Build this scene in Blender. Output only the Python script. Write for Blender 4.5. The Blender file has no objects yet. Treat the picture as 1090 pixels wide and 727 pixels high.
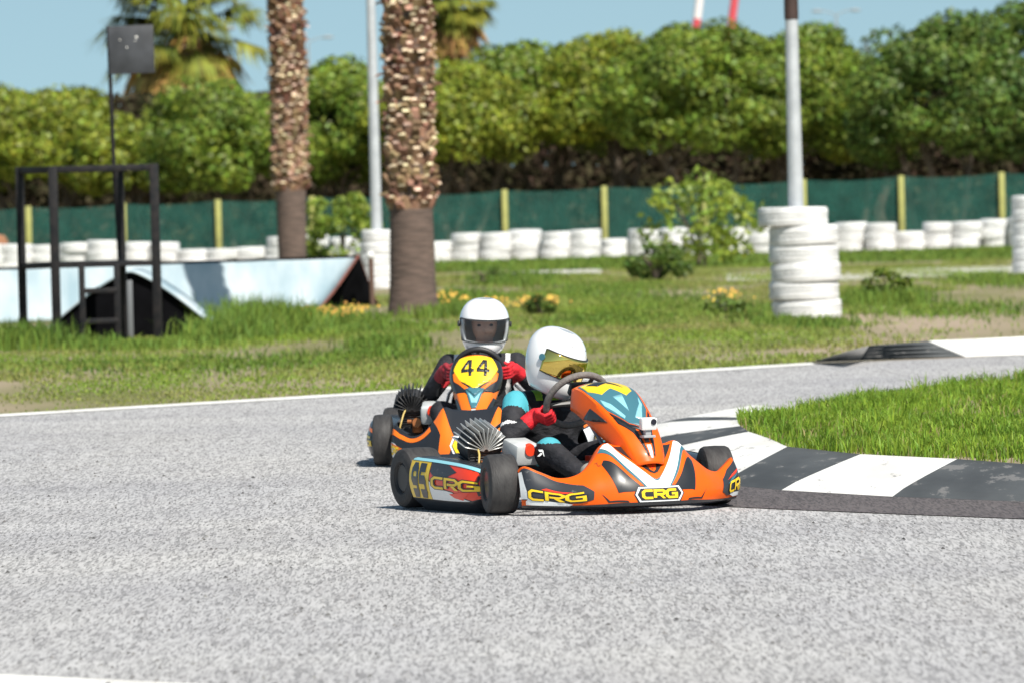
import bpy, bmesh, math, random
import numpy as np
from mathutils import Vector, Matrix
random.seed(7)
RNG = np.random.default_rng(11)
SC = bpy.context.scene
COL = SC.collection
R = math.radians
# ------------------------------------------------------------------ camera
FPX, PW, PH = 8000.0, 1090.0, 727.0
EYE = Vector((0, 0, 1.6))
PITCH, ROLL = math.atan((363.5 - 180.0) / FPX), R(1.45)
_f = Vector((0, math.cos(PITCH), -math.sin(PITCH)))
_r0 = Vector((1, 0, 0)); _u0 = _r0.cross(_f)
_u = _u0 * math.cos(ROLL) + _r0 * math.sin(ROLL)
_r = _r0 * math.cos(ROLL) - _u0 * math.sin(ROLL)
cd = bpy.data.cameras.new('camera'); cam = bpy.data.objects.new('camera', cd); COL.objects.link(cam)
cd.sensor_width = 36.0; cd.lens = 36.0 * FPX / PW; cd.clip_start = 0.5; cd.clip_end = 9000
M3 = Matrix((_r, _u, -_f)).transposed()
cam.matrix_world = Matrix.Translation(EYE) @ M3.to_4x4()
cd.dof.use_dof = True; cd.dof.focus_distance = 35.2; cd.dof.aperture_fstop = 7.4
SC.camera = cam
# ------------------------------------------------------------------ light
SUN_EL, SUN_AZ = R(50), math.atan2(0.47, -0.88)      # azimuth measured from +Y towards +X
w = bpy.data.worlds.new('World'); SC.world = w; w.use_nodes = True
nt = w.node_tree; nt.nodes.clear()
sky = nt.nodes.new('ShaderNodeTexSky'); sky.sky_type = 'NISHITA'; sky.sun_disc = False
sky.sun_elevation = SUN_EL; sky.sun_rotation = SUN_AZ
sky.air_density = 1.0; sky.dust_density = 0.6; sky.ozone_density = 0.5
bg = nt.nodes.new('ShaderNodeBackground'); bg.inputs[1].default_value = 0.09
wo = nt.nodes.new('ShaderNodeOutputWorld')
tcw = nt.nodes.new('ShaderNodeTexCoord'); adw = nt.nodes.new('ShaderNodeVectorMath'); adw.operation = 'ADD'; adw.inputs[1].default_value = (0, 0, .16)
nt.links.new(tcw.outputs['Generated'], adw.inputs[0]); nt.links.new(adw.outputs[0], sky.inputs[0])
tnt = nt.nodes.new('ShaderNodeMix'); tnt.data_type = 'RGBA'; tnt.blend_type = 'MULTIPLY'; tnt.inputs[0].default_value = 1.0; tnt.inputs[7].default_value = (1.04, 1.10, .95, 1)
nt.links.new(sky.outputs[0], tnt.inputs[6]); nt.links.new(tnt.outputs[2], bg.inputs[0]); nt.links.new(bg.outputs[0], wo.inputs[0])
sd = bpy.data.lights.new('sun', 'SUN'); sd.energy = 4.9; sd.angle = R(0.53); sd.color = (1.0, 0.95, 0.87)
so = bpy.data.objects.new('sun', sd); COL.objects.link(so)
tosun = Vector((math.sin(SUN_AZ) * math.cos(SUN_EL), math.cos(SUN_AZ) * math.cos(SUN_EL), math.sin(SUN_EL)))
so.rotation_euler = tosun.to_track_quat('Z', 'Y').to_euler(); so.location = (20, -20, 30)
vs = SC.view_settings
vs.view_transform = 'Standard'; vs.look = 'None'; vs.exposure = 0.42; vs.gamma = 1.0; vs.use_curve_mapping = False
SC.cycles.use_denoising = True
SC.cycles.max_bounces = 8; SC.cycles.transparent_max_bounces = 12
# ------------------------------------------------------------------ pixel -> place (layout helpers)
def ray(px, py):
    return (_f + _r * ((px - PW / 2) / FPX) - _u * ((py - PH / 2) / FPX))
def G(px, py, z=0.0):
    d = ray(px, py); t = (z - EYE.z) / d.z
    return EYE + d * t
def At(px, py, Y):
    d = ray(px, py); return EYE + d * (Y / d.y)
def gx(px, Y):                      # ground point below image column px at distance Y
    return Vector(((px - PW / 2) / FPX * Y, Y, 0))
# ------------------------------------------------------------------ materials
MATS = {}
def mat(name, col, rough=0.6, metal=0.0, var=0.0, scale=8.0, col2=None, bump=0.0, bscale=None, spec=0.5,
        coat=0.0, stretch=None, island=0.0, transl=0.0, detail=6.0, chips=None, chip_scale=9.0, chip_at=.62):
    if name in MATS: return MATS[name]
    m = bpy.data.materials.new(name); m.use_nodes = True; MATS[name] = m
    t = m.node_tree; b = t.nodes['Principled BSDF']; L = t.links
    b.inputs['Base Color'].default_value = (*col, 1); b.inputs['Roughness'].default_value = rough
    b.inputs['Metallic'].default_value = metal; b.inputs['Specular IOR Level'].default_value = spec
    b.inputs['Coat Weight'].default_value = coat; b.inputs['Coat Roughness'].default_value = 0.08
    src = None
    tc = t.nodes.new('ShaderNodeTexCoord'); vec = tc.outputs['Object']
    if stretch:
        mp = t.nodes.new('ShaderNodeMapping'); mp.inputs['Scale'].default_value = stretch
        L.new(vec, mp.inputs[0]); vec = mp.outputs[0]
    if var > 0 or col2:
        n = t.nodes.new('ShaderNodeTexNoise'); n.inputs['Scale'].default_value = scale; n.inputs['Detail'].default_value = detail
        L.new(vec, n.inputs['Vector'])
        rp = t.nodes.new('ShaderNodeValToRGB')
        c2 = col2 if col2 else tuple(c * (1 - var) for c in col)
        c1 = col if col2 else tuple(min(1, c * (1 + var)) for c in col)
        rp.color_ramp.elements[0].position = 0.35; rp.color_ramp.elements[0].color = (*c2, 1)
        rp.color_ramp.elements[1].position = 0.65; rp.color_ramp.elements[1].color = (*c1, 1)
        L.new(n.outputs['Fac'], rp.inputs[0]); src = rp.outputs[0]
    if island > 0:
        g = t.nodes.new('ShaderNodeNewGeometry')
        hs = t.nodes.new('ShaderNodeHueSaturation')
        mr = t.nodes.new('ShaderNodeMapRange'); mr.inputs[3].default_value = 1 - island; mr.inputs[4].default_value = 1 + island
        L.new(g.outputs['Random Per Island'], mr.inputs[0]); L.new(mr.outputs[0], hs.inputs['Value'])
        mr2 = t.nodes.new('ShaderNodeMapRange'); mr2.inputs[3].default_value = 0.5 + island * .06; mr2.inputs[4].default_value = 0.5 - island * .06
        mm = t.nodes.new('ShaderNodeMath'); mm.operation = 'FRACT'
        mk = t.nodes.new('ShaderNodeMath'); mk.operation = 'MULTIPLY'; mk.inputs[1].default_value = 37.3
        L.new(g.outputs['Random Per Island'], mk.inputs[0]); L.new(mk.outputs[0], mm.inputs[0]); L.new(mm.outputs[0], mr2.inputs[0])
        L.new(mr2.outputs[0], hs.inputs['Hue'])
        if src: L.new(src, hs.inputs['Color'])
        else: hs.inputs['Color'].default_value = (*col, 1)
        src = hs.outputs[0]
    if chips:
        n = t.nodes.new('ShaderNodeTexNoise'); n.inputs['Scale'].default_value = chip_scale; n.inputs['Detail'].default_value = 9; n.inputs['Roughness'].default_value = .72
        L.new(vec, n.inputs['Vector']); rp = t.nodes.new('ShaderNodeValToRGB'); rp.color_ramp.elements[0].position = chip_at; rp.color_ramp.elements[1].position = chip_at + .035
        L.new(n.outputs['Fac'], rp.inputs[0]); q = t.nodes.new('ShaderNodeMix'); q.data_type = 'RGBA'; L.new(rp.outputs[0], q.inputs[0])
        if src: L.new(src, q.inputs[6])
        else: q.inputs[6].default_value = (*col, 1)
        q.inputs[7].default_value = (*chips, 1); src = q.outputs[2]
    if src: L.new(src, b.inputs['Base Color'])
    if bump > 0:
        n2 = t.nodes.new('ShaderNodeTexNoise'); n2.inputs['Scale'].default_value = bscale or scale * 3; n2.inputs['Detail'].default_value = 5
        L.new(vec, n2.inputs['Vector'])
        bp = t.nodes.new('ShaderNodeBump'); bp.inputs['Strength'].default_value = bump; bp.inputs['Distance'].default_value = 0.02
        L.new(n2.outputs['Fac'], bp.inputs['Height']); L.new(bp.outputs[0], b.inputs['Normal'])
    if transl > 0:
        tr = t.nodes.new('ShaderNodeBsdfTranslucent'); mx = t.nodes.new('ShaderNodeMixShader'); mx.inputs[0].default_value = transl
        if src: L.new(src, tr.inputs[0])
        else: tr.inputs[0].default_value = (*col, 1)
        L.new(b.outputs[0], mx.inputs[1]); L.new(tr.outputs[0], mx.inputs[2])
        L.new(mx.outputs[0], t.nodes['Material Output'].inputs[0])
    return m
# ------------------------------------------------------------------ mesh builder
def crom(ts, vals, t):
    """smooth interpolation through knots"""
    ts = list(ts)
    if t <= ts[0]: return vals[0]
    if t >= ts[-1]: return vals[-1]
    i = max(k for k in range(len(ts) - 1) if ts[k] <= t)
    h = ts[i + 1] - ts[i]; s = (t - ts[i]) / h
    def sl(k):
        if k == 0: return (vals[1] - vals[0]) / (ts[1] - ts[0])
        if k == len(ts) - 1: return (vals[-1] - vals[-2]) / (ts[-1] - ts[-2])
        return (vals[k + 1] - vals[k - 1]) / (ts[k + 1] - ts[k - 1])
    m0, m1 = sl(i) * h, sl(i + 1) * h
    return ((2*s**3 - 3*s**2 + 1) * vals[i] + (s**3 - 2*s**2 + s) * m0 + (-2*s**3 + 3*s**2) * vals[i + 1] + (s**3 - s**2) * m1)

class MB:
    def __init__(s): s.bm = bmesh.new()
    def _tag(s, fs, mi):
        for f in fs: f.material_index = mi
    def box(s, c, size, rot=None, bev=0.0, mi=0, seg=2):
        b = bmesh.new(); bmesh.ops.create_cube(b, size=1.0)
        bmesh.ops.scale(b, vec=size, verts=b.verts)
        if bev > 0: bmesh.ops.bevel(b, geom=b.edges[:], offset=bev, segments=seg, affect='EDGES', profile=0.5)
        m = Matrix.Translation(Vector(c)) @ (rot.to_4x4() if rot is not None else Matrix())
        bmesh.ops.transform(b, matrix=m, verts=b.verts); s.add(b, mi); return s
    def add(s, b, mi=None):
        vm = {v: s.bm.verts.new(v.co) for v in b.verts}
        for f in b.faces:
            try:
                nf = s.bm.faces.new([vm[v] for v in f.verts]); nf.material_index = f.material_index if mi is None else mi
            except ValueError: pass
        b.free()
    def poly(s, pts, mi=0):
        vs_ = [s.bm.verts.new(Vector(p)) for p in pts]; f = s.bm.faces.new(vs_); f.material_index = mi; return f
    def tube(s, pts, rad, n=10, mi=0, cap=True, closed=False):
        pts = [Vector(p) for p in pts]; N = len(pts)
        rad = [rad] * N if not hasattr(rad, '__len__') else rad
        rings = []; up = None
        for i, p in enumerate(pts):
            if closed: d = pts[(i + 1) % N] - pts[i - 1]
            else: d = pts[min(i + 1, N - 1)] - pts[max(i - 1, 0)]
            d.normalize()
            if up is None:
                up = Vector((0, 0, 1)) if abs(d.z) < .9 else Vector((1, 0, 0))
            a = d.cross(up).normalized(); up = a.cross(d).normalized()
            rings.append([s.bm.verts.new(p + (a * math.cos(q) + up * math.sin(q)) * rad[i]) for q in [2 * math.pi * k / n for k in range(n)]])
        M = N if closed else N - 1
        for i in range(M):
            A, B = rings[i], rings[(i + 1) % N]
            for k in range(n):
                try: s.bm.faces.new((A[k], A[(k + 1) % n], B[(k + 1) % n], B[k])).material_index = mi
                except ValueError: pass
        if cap and not closed:
            s.bm.faces.new(rings[0][::-1]).material_index = mi; s.bm.faces.new(rings[-1]).material_index = mi
        return s
    def bar(s, a, b, r, n=10, mi=0): return s.tube([a, b], r, n, mi)
    def capsule(s, a, b, r0, r1, n=14, k=5, mi=0):
        a, b = Vector(a), Vector(b); d = (b - a)
        L = d.length
        if L < 1e-6: d = Vector((0, 0, 1))
        d.normalize(); pts, rr = [], []
        for i in range(k + 1):
            q = math.pi / 2 * (1 - i / k); pts.append(a - d * r0 * math.sin(q)); rr.append(max(1e-4, r0 * math.cos(q)))
        for i in range(k + 1):
            q = math.pi / 2 * i / k; pts.append(b + d * r1 * math.sin(q)); rr.append(max(1e-4, r1 * math.cos(q)))
        return s.tube(pts, rr, n, mi)
    def ellipsoid(s, c, rad, rot=None, n=16, mi=0):
        b = bmesh.new(); bmesh.ops.create_uvsphere(b, u_segments=n, v_segments=max(6, n * 2 // 3), radius=1.0)
        bmesh.ops.scale(b, vec=rad, verts=b.verts)
        bmesh.ops.transform(b, matrix=Matrix.Translation(Vector(c)) @ (rot.to_4x4() if rot is not None else Matrix()), verts=b.verts)
        s.add(b, mi); return s
    def lathe(s, prof, n, m4, mi=0, closed=False):
        """prof = (axial, radius) list round local X"""
        rings = [[s.bm.verts.new(m4 @ Vector((a, r * math.cos(2*math.pi*k/n), r * math.sin(2*math.pi*k/n)))) for k in range(n)] for a, r in prof]
        Q = len(rings)
        for i in range(Q if closed else Q - 1):
            A, B = rings[i], rings[(i + 1) % Q]
            for k in range(n): s.bm.faces.new((A[k], A[(k + 1) % n], B[(k + 1) % n], B[k])).material_index = mi
        if not closed:
            s.bm.faces.new(rings[0]).material_index = mi; s.bm.faces.new(rings[-1][::-1]).material_index = mi
        return s
    def grid(s, fn, us, vs_, mi=0, skip=None, wrap=False):
        V = [[s.bm.verts.new(fn(u, v)) for v in vs_] for u in us]
        nu = len(us)
        for i in range(nu if wrap else nu - 1):
            for j in range(len(vs_) - 1):
                if skip and skip(us[i], us[(i + 1) % nu], vs_[j], vs_[j + 1]): continue
                try: s.bm.faces.new((V[i][j], V[(i + 1) % nu][j], V[(i + 1) % nu][j + 1], V[i][j + 1])).material_index = mi
                except ValueError: pass
        return s
    def decal(s, fn, polys, mi, layer=0, step=0.06, flip=1):
        """flat polygons in surface coordinates wrapped onto fn(s, v), a hair proud of it"""
        off = 0.0018 + 0.0016 * layer
        for P in polys:
            b = bmesh.new()
            try: b.faces.new([b.verts.new((p[0], p[1], 0)) for p in P])
            except ValueError: b.free(); continue
            bmesh.ops.triangulate(b, faces=b.faces[:])
            xs = [p[0] for p in P]; ys = [p[1] for p in P]
            for lo, hi, no in ((min(xs), max(xs), (1, 0, 0)), (min(ys), max(ys), (0, 1, 0))):
                k = int((hi - lo) / step)
                for q in range(1, k + 1):
                    c = lo + (hi - lo) * q / (k + 1)
                    bmesh.ops.bisect_plane(b, geom=b.verts[:] + b.edges[:] + b.faces[:], plane_co=(c if no[0] else 0, c if no[1] else 0, 0), plane_no=no)
            for v in b.verts:
                a, c = v.co.x, v.co.y; e = 1e-3
                p = Vector(fn(a, c)); du = Vector(fn(a + e, c)) - Vector(fn(a - e, c)); dv = Vector(fn(a, c + e)) - Vector(fn(a, c - e))
                n = du.cross(dv)
                if n.length > 0: n.normalize()
                v.co = p + n * off * flip
            s.add(b, mi)
        return s
    def build(s, name, mats, parent=None, smooth=0.7, loc=None):
        bm = s.bm
        bmesh.ops.recalc_face_normals(bm, faces=bm.faces[:])
        if smooth:
            for f in bm.faces: f.smooth = True
            for e in bm.edges:
                if len(e.link_faces) == 2 and e.calc_face_angle(0) > smooth: e.smooth = False
        me = bpy.data.meshes.new(name); bm.to_mesh(me); bm.free()
        for m in (mats if isinstance(mats, (list, tuple)) else [mats]): me.materials.append(m)
        o = bpy.data.objects.new(name, me); COL.objects.link(o)
        if parent is not None: o.parent = parent
        if loc is not None: o.location = loc
        return o

def tag(o, label=None, cat=None, group=None, kind=None):
    if label: o['label'] = label
    if cat: o['category'] = cat
    if group: o['group'] = group
    if kind: o['kind'] = kind
    return o
def empty(name, loc=(0, 0, 0), rz=0.0):
    o = bpy.data.objects.new(name, None); COL.objects.link(o); o.location = loc; o.rotation_euler = (0, 0, rz); o.empty_display_size = .2
    return o
def np_mesh(name, V, nper, m, parent=None, faces=None):
    """V: (N, nper, 3): N separate faces of nper corners"""
    V = np.asarray(V, dtype=np.float32); N = V.shape[0]
    me = bpy.data.meshes.new(name)
    if faces is None: faces = [list(range(nper))]
    nl = sum(len(f) for f in faces)
    me.vertices.add(N * nper); me.vertices.foreach_set('co', V.reshape(-1))
    me.loops.add(N * nl); me.polygons.add(N * len(faces))
    base = (np.arange(N) * nper)[:, None]
    idx = np.concatenate([np.array(f) for f in faces])[None, :] + base
    me.loops.foreach_set('vertex_index', idx.reshape(-1).astype(np.int32))
    lens = np.array([len(f) for f in faces]); st = np.concatenate([[0], np.cumsum(lens)[:-1]])
    me.polygons.foreach_set('loop_start', ((np.arange(N) * nl)[:, None] + st[None, :]).reshape(-1).astype(np.int32))
    me.update(calc_edges=True); me.validate()
    me.materials.append(m)
    o = bpy.data.objects.new(name, me); COL.objects.link(o)
    if parent is not None: o.parent = parent
    return o
def vnoise(x, y, seed=0):
    """smooth value noise in numpy"""
    r = np.random.default_rng(seed).random((64, 64))
    xi, yi = np.floor(x).astype(int), np.floor(y).astype(int); fx, fy = x - xi, y - yi
    fx, fy = fx*fx*(3-2*fx), fy*fy*(3-2*fy)
    g = lambda a, b: r[a % 64, b % 64]
    return (g(xi, yi)*(1-fx)+g(xi+1, yi)*fx)*(1-fy)+(g(xi, yi+1)*(1-fx)+g(xi+1, yi+1)*fx)*fy
def inpoly(x, y, P):
    c = np.zeros(x.shape, bool); n = len(P)
    for i in range(n):
        x1, y1 = P[i]; x2, y2 = P[(i+1) % n]
        hit = ((y1 > y) != (y2 > y)) & (x < (x2-x1)*(y-y1)/((y2-y1) if y2 != y1 else 1e-9)+x1)
        c ^= hit
    return c

# ================================================================== SETTING
M_soil = mat('verge soil', (0.14, 0.15, 0.05), .95, var=.0, scale=.4, col2=(0.34, 0.27, 0.20), bump=.4, bscale=9, stretch=(1, .25, 1), spec=.1)
def sheet(name, pts, z, m, kind='structure'):
    mb = MB(); mb.poly([(p[0], p[1], z) for p in pts]); o = mb.build(name, m, smooth=0); tag(o, kind=kind); return o
sheet('ground', [(-3000, -200), (3000, -200), (3000, 5000), (-3000, 5000)], -0.02, M_soil)

def asphalt(name, a, b_, c):
    m = mat(name, a, .9, spec=.25)
    t = m.node_tree; L = t.links; bs = t.nodes['Principled BSDF']
    tc = t.nodes.new('ShaderNodeTexCoord')
    def nz(scale, st, det, lo, hi, c0, c1):
        mp = t.nodes.new('ShaderNodeMapping'); mp.inputs['Scale'].default_value = st
        n = t.nodes.new('ShaderNodeTexNoise'); n.inputs['Scale'].default_value = scale; n.inputs['Detail'].default_value = det
        rp = t.nodes.new('ShaderNodeValToRGB'); e = rp.color_ramp.elements
        e[0].position = lo; e[1].position = hi; e[0].color = (*c0, 1); e[1].color = (*c1, 1)
        L.new(tc.outputs['Object'], mp.inputs[0]); L.new(mp.outputs[0], n.inputs['Vector']); L.new(n.outputs['Fac'], rp.inputs[0])
        return rp.outputs[0]
    def mul(x, y, fac=1.0):
        q = t.nodes.new('ShaderNodeMix'); q.data_type = 'RGBA'; q.blend_type = 'MULTIPLY'; q.inputs[0].default_value = fac
        L.new(x, q.inputs[6]); L.new(y, q.inputs[7]); return q.outputs[2]
    def vor(scale, st, c0, c1, lo, hi):
        mp = t.nodes.new('ShaderNodeMapping'); mp.inputs['Scale'].default_value = st
        n = t.nodes.new('ShaderNodeTexVoronoi'); n.inputs['Scale'].default_value = scale
        sp = t.nodes.new('ShaderNodeSeparateColor'); rp = t.nodes.new('ShaderNodeValToRGB'); e = rp.color_ramp.elements
        e[0].position = lo; e[1].position = hi; e[0].color = (*c0, 1); e[1].color = (*c1, 1)
        L.new(tc.outputs['Object'], mp.inputs[0]); L.new(mp.outputs[0], n.inputs['Vector']); L.new(n.outputs['Color'], sp.inputs[0]); L.new(sp.outputs[0], rp.inputs[0])
        return rp.outputs[0]
    fine = vor(125, (1, .065, 1), b_, a, .0, .75)                          # exposed aggregate, worn lengthwise
    med = mul(vor(38, (1, .08, 1), (.88, .875, .87), (1, 1, 1), .0, .22), nz(9, (1, .10, 1), 4, .30, .60, (.93, .925, .93), (1, 1, 1)))
    big = nz(.55, (1, .22, 1), 5, .3, .7, (.90, .90, .92), (1.0, .99, .97))
    band = nz(1.0, (.05, .5, 1), 5, .35, .62, (.86, .86, .875), (1, 1, 1))    # rubbered-in line
    L.new(mul(mul(mul(fine, med), big), band), bs.inputs['Base Color'])
    return m
M_asph = asphalt('weathered asphalt', (.51, .503, .495), (.235, .232, .23), None)
M_gut = asphalt('fresh asphalt', (.135, .12, .12), (.07, .063, .065), None)

edge_px = [(-260, 456), (-100, 446), (0, 441), (140, 432.5), (300, 423), (400, 417), (550, 406.5), (700, 396), (790, 390.5), (866, 386), (1000, 381.5), (1090, 378.5), (1300, 372)]
edge = [G(*p) for p in edge_px]
sheet('race_track', [(-8, 8), (8, 8)] + [(12, 60)] + [(p.x, p.y) for p in reversed(edge)] + [(-12, 40)], 0.0, M_asph)
M_white = mat('white paint', (.80, .79, .76), .7, var=.05, scale=3, col2=(.64, .62, .58), bump=.1, chips=(.30, .29, .28), chip_scale=7, chip_at=.60, stretch=(1, .3, 1))
M_black = mat('dark kerb paint', (.085, .09, .092), .7, scale=3, col2=(.05, .053, .055), var=.1, bump=.1, chips=(.17, .165, .16), chip_scale=6, chip_at=.57, stretch=(1, .3, 1), spec=.3)
# white edge line along the far side of the track
mb = MB()
wl = [(-260, 456), (-100, 446), (0, 441), (140, 432.5), (300, 423), (400, 417), (550, 406.5), (700, 396), (790, 390.5), (866, 386)]
for (a, b) in zip(wl[:-1], wl[1:]):
    A, B = G(*a), G(*b); A2, B2 = G(a[0], a[1] + 2.8), G(b[0], b[1] + 2.8)
    mb.poly([(A.x, A.y, .004), (B.x, B.y, .004), (B2.x, B2.y, .004), (A2.x, A2.y, .004)])
tag(mb.build('edge_line', M_white, smooth=0), kind='structure')
sheet('edge_line', [G(-80, 714).xy, G(60, 721).xy, G(240, 730).xy, G(240, 780).xy, G(-80, 780).xy], .004, M_white)

# ---- inner kerb: sloping painted concrete, rises to the grass
KZ = .12
kerb_rows = [  # (inner px, outer px) from right to left and round the apex
    ((1330, 512), (1290, 545)), ((1150, 498), (1105, 535)), ((1019, 488), (950, 529)), ((916, 483), (832, 522)), ((838, 475), (768, 516)),
    ((818, 466), (722, 502)), ((797, 459), (700, 482)), ((788, 453), (694, 468)), ((785, 449.5), (694, 459)), ((786, 446.5), (700, 451.5)),
    ((791, 444), (722, 446)), ((803, 441), (757, 439)), ((830, 435), (800, 432))]
kerb_col = [0, 0, 1, 0, 1, 0, 1, 1, 0, 0, 1, 1]  # 1 = white for the block after row i
kerb_col = [0, 0, 1, 0, 1, 1, 0, 1, 1, 0, 1, 1]
mb = MB(); inner_pts = []
prevrow = None
rows = []
for (ip, op) in kerb_rows:
    I = G(ip[0], ip[1], KZ); O = G(op[0], op[1], .0); inner_pts.append(I); rows.append((I, O))
for i in range(len(rows) - 1):
    (I0, O0), (I1, O1) = rows[i], rows[i + 1]
    n = 6
    for q in range(n):
        f0, f1 = q / n, (q + 1) / n
        def pt(I, O, f):
            p = O.lerp(I, f); z = KZ * (0.06 + .94 * f ** .85) if f > 0 else 0.004
            return (p.x, p.y, z)
        mb.poly([pt(I0, O0, f0), pt(I1, O1, f0), pt(I1, O1, f1), pt(I0, O0, f1)], mi=kerb_col[i])
tag(mb.build('kerb', [M_black, M_white], smooth=0.9), kind='structure')
# dark resurfaced strip in front of the kerb
lowpx = [(1290, 560), (1105, 553), (950, 547), (832, 542), (768, 539), (700, 530), (670, 500), (672, 470), (690, 455)]
mb = MB()
strip_out = [G(*p) for p in lowpx]
for i in range(8):
    O0, O1 = rows[i][1] if i else rows[0][1], rows[i + 1][1]
    a, b = strip_out[i], strip_out[i + 1]
    mb.poly([(a.x, a.y, .0035), (b.x, b.y, .0035), (O1.x, O1.y, .0035), (O0.x, O0.y, .0035)])
tag(mb.build('resurfaced_strip', M_gut, smooth=0), kind='structure')
# ---- grass island behind the kerb
isl_px_far = [(800, 446), (850, 438), (950, 419), (1090, 401), (1330, 380)]
island = [p for p in inner_pts[:11]] + [G(p[0], p[1], KZ) for p in isl_px_far]
sheet('grass_bank', [(p.x, p.y) for p in island], KZ - .006, M_soil)
mb = MB()
for a, b in zip(island[10:-1], island[11:]):
    mb.poly([(a.x, a.y, KZ - .006), (b.x, b.y, KZ - .006), (b.x, b.y, -.01), (a.x, a.y, -.01)])
tag(mb.build('bank_side', M_soil, smooth=0), kind='structure')
# ---- far kerb at the right
mb = MB()
fk = [((905, 373), (862, 386.5), 1), ((925, 368), (915, 384.5), 0), ((988, 363), (1028, 380.5), 1), ((1100, 358), (1100, 378.2), 1), ((1260, 351), (1260, 372), 0)]
fr = [(G(i[0], i[1], .13), G(*o), c) for i, o, c in fk]
for i in range(len(fr) - 1):
    (I0, O0, c), (I1, O1, _) = fr[i], fr[i + 1]
    for q in range(4):
        P = lambda I, O, f: (O.lerp(I, f).x, O.lerp(I, f).y, .006 + .125 * f)
        mb.poly([P(I0, O0, q/4), P(I1, O1, q/4), P(I1, O1, (q+1)/4), P(I0, O0, (q+1)/4)], mi=c)
tag(mb.build('kerb', [M_black, M_white], smooth=.9), kind='structure')
# ---- pale concrete path beyond the grass
M_conc = mat('pale concrete', (.62, .60, .55), .85, scale=1.5, col2=(.44, .42, .38), var=.1)
for P in ([(770, 291), (900, 287), (1000, 284), (1300, 277), (1300, 286), (1000, 294), (900, 298), (775, 299)],
          [(505, 294), (560, 288), (640, 286), (640, 291), (560, 296)]):
    sheet('path', [G(*p).xy for p in P], -.012, M_conc)

# ================================================================== GRASS (nobody could count it)
def blades(name, xy, h, wid, m, z0=0.0, lean=.5, droop=.35):
    N = len(xy); a = RNG.random(N) * 2 * np.pi; la = RNG.random(N) * 2 * np.pi; l = RNG.random(N) * lean
    z0 = np.zeros(N) + z0
    d = np.stack([np.cos(a), np.sin(a)], 1) * (wid / 2)[:, None]
    le = np.stack([np.cos(la), np.sin(la)], 1) * (h * l)[:, None]
    V = np.zeros((N, 5, 3), np.float32)
    V[:, 0, :2] = xy - d; V[:, 1, :2] = xy + d; V[:, :2, 2] = (z0 - .01)[:, None]
    mid = xy + le * .35
    V[:, 2, :2] = mid + d * .75; V[:, 3, :2] = mid - d * .75; V[:, 2:4, 2] = (z0 + h * .6)[:, None]
    V[:, 4, :2] = xy + le; V[:, 4, 2] = z0 + h * (1 - droop * l)
    o = np_mesh(name, V, 5, m, faces=[[0, 1, 2, 3], [3, 2, 4]]); return o
M_grass = mat('bank grass', (.26, .39, .04), .55, scale=1.6, col2=(.13, .23, .022), island=.35, transl=.35, spec=.3)
M_grass2 = mat('verge grass', (.20, .30, .04), .6, scale=.55, col2=(.29, .29, .095), island=.35, transl=.3, spec=.2, stretch=(1, .3, 1))
M_grass3 = mat('tall weeds', (.19, .28, .045), .6, scale=.8, col2=(.10, .175, .03), island=.35, transl=.3, spec=.2)
M_grass4 = mat('bleached straw', (.38, .32, .15), .7, scale=1, col2=(.28, .23, .10), island=.3, transl=.3, spec=.2)
IP = [(p.x, p.y) for p in island]
xs = [p[0] for p in IP]; ys = [p[1] for p in IP]
n = 150000
X = RNG.uniform(1.2, 5.2, n); Y = RNG.uniform(min(ys), max(ys), n)
k = inpoly(X, Y, IP) & (X < Y * .072 + .25) ; X, Y = X[k], Y[k]
nz_ = vnoise(X * 2.2, Y * .9, 3)
k = RNG.random(len(X)) < np.clip((nz_ - .18) * 2.6, .04, 1); X, Y, nz_ = X[k], Y[k], nz_[k]
h = (.022 + .075 * nz_ ** 1.5) * RNG.uniform(.6, 1.5, len(X))
g1 = blades('grass', np.stack([X, Y], 1), h, RNG.uniform(.004, .009, len(X)), M_grass, KZ - .006, lean=.8); tag(g1, kind='stuff')
tc_ = np.stack([RNG.uniform(1.2, 5.2, 1500), RNG.uniform(min(ys), max(ys), 1500)], 1)
tc_ = tc_[inpoly(tc_[:, 0], tc_[:, 1], IP)]
tuft = np.repeat(tc_, 34, 0) + RNG.normal(0, .035, (len(tc_) * 34, 2)) * np.array([1, 2]); hs_ = np.repeat(RNG.uniform(.05, .13, len(tc_)) ** 1.0, 34) * RNG.uniform(.5, 1.15, len(tuft))
k = inpoly(tuft[:, 0], tuft[:, 1], IP)
tag(blades('grass', tuft[k], hs_[k], RNG.uniform(.005, .010, k.sum()), M_grass, KZ - .006, lean=1.1), kind='stuff')
# straw among it
n = 6000; X = RNG.uniform(1.2, 5.2, n); Y = RNG.uniform(min(ys), max(ys), n); k = inpoly(X, Y, IP); X, Y = X[k], Y[k]
tag(blades('dry_grass', np.stack([X, Y], 1), RNG.uniform(.03, .10, len(X)), RNG.uniform(.004, .008, len(X)), M_grass4, KZ - .006, lean=1.2), kind='stuff')
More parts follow.
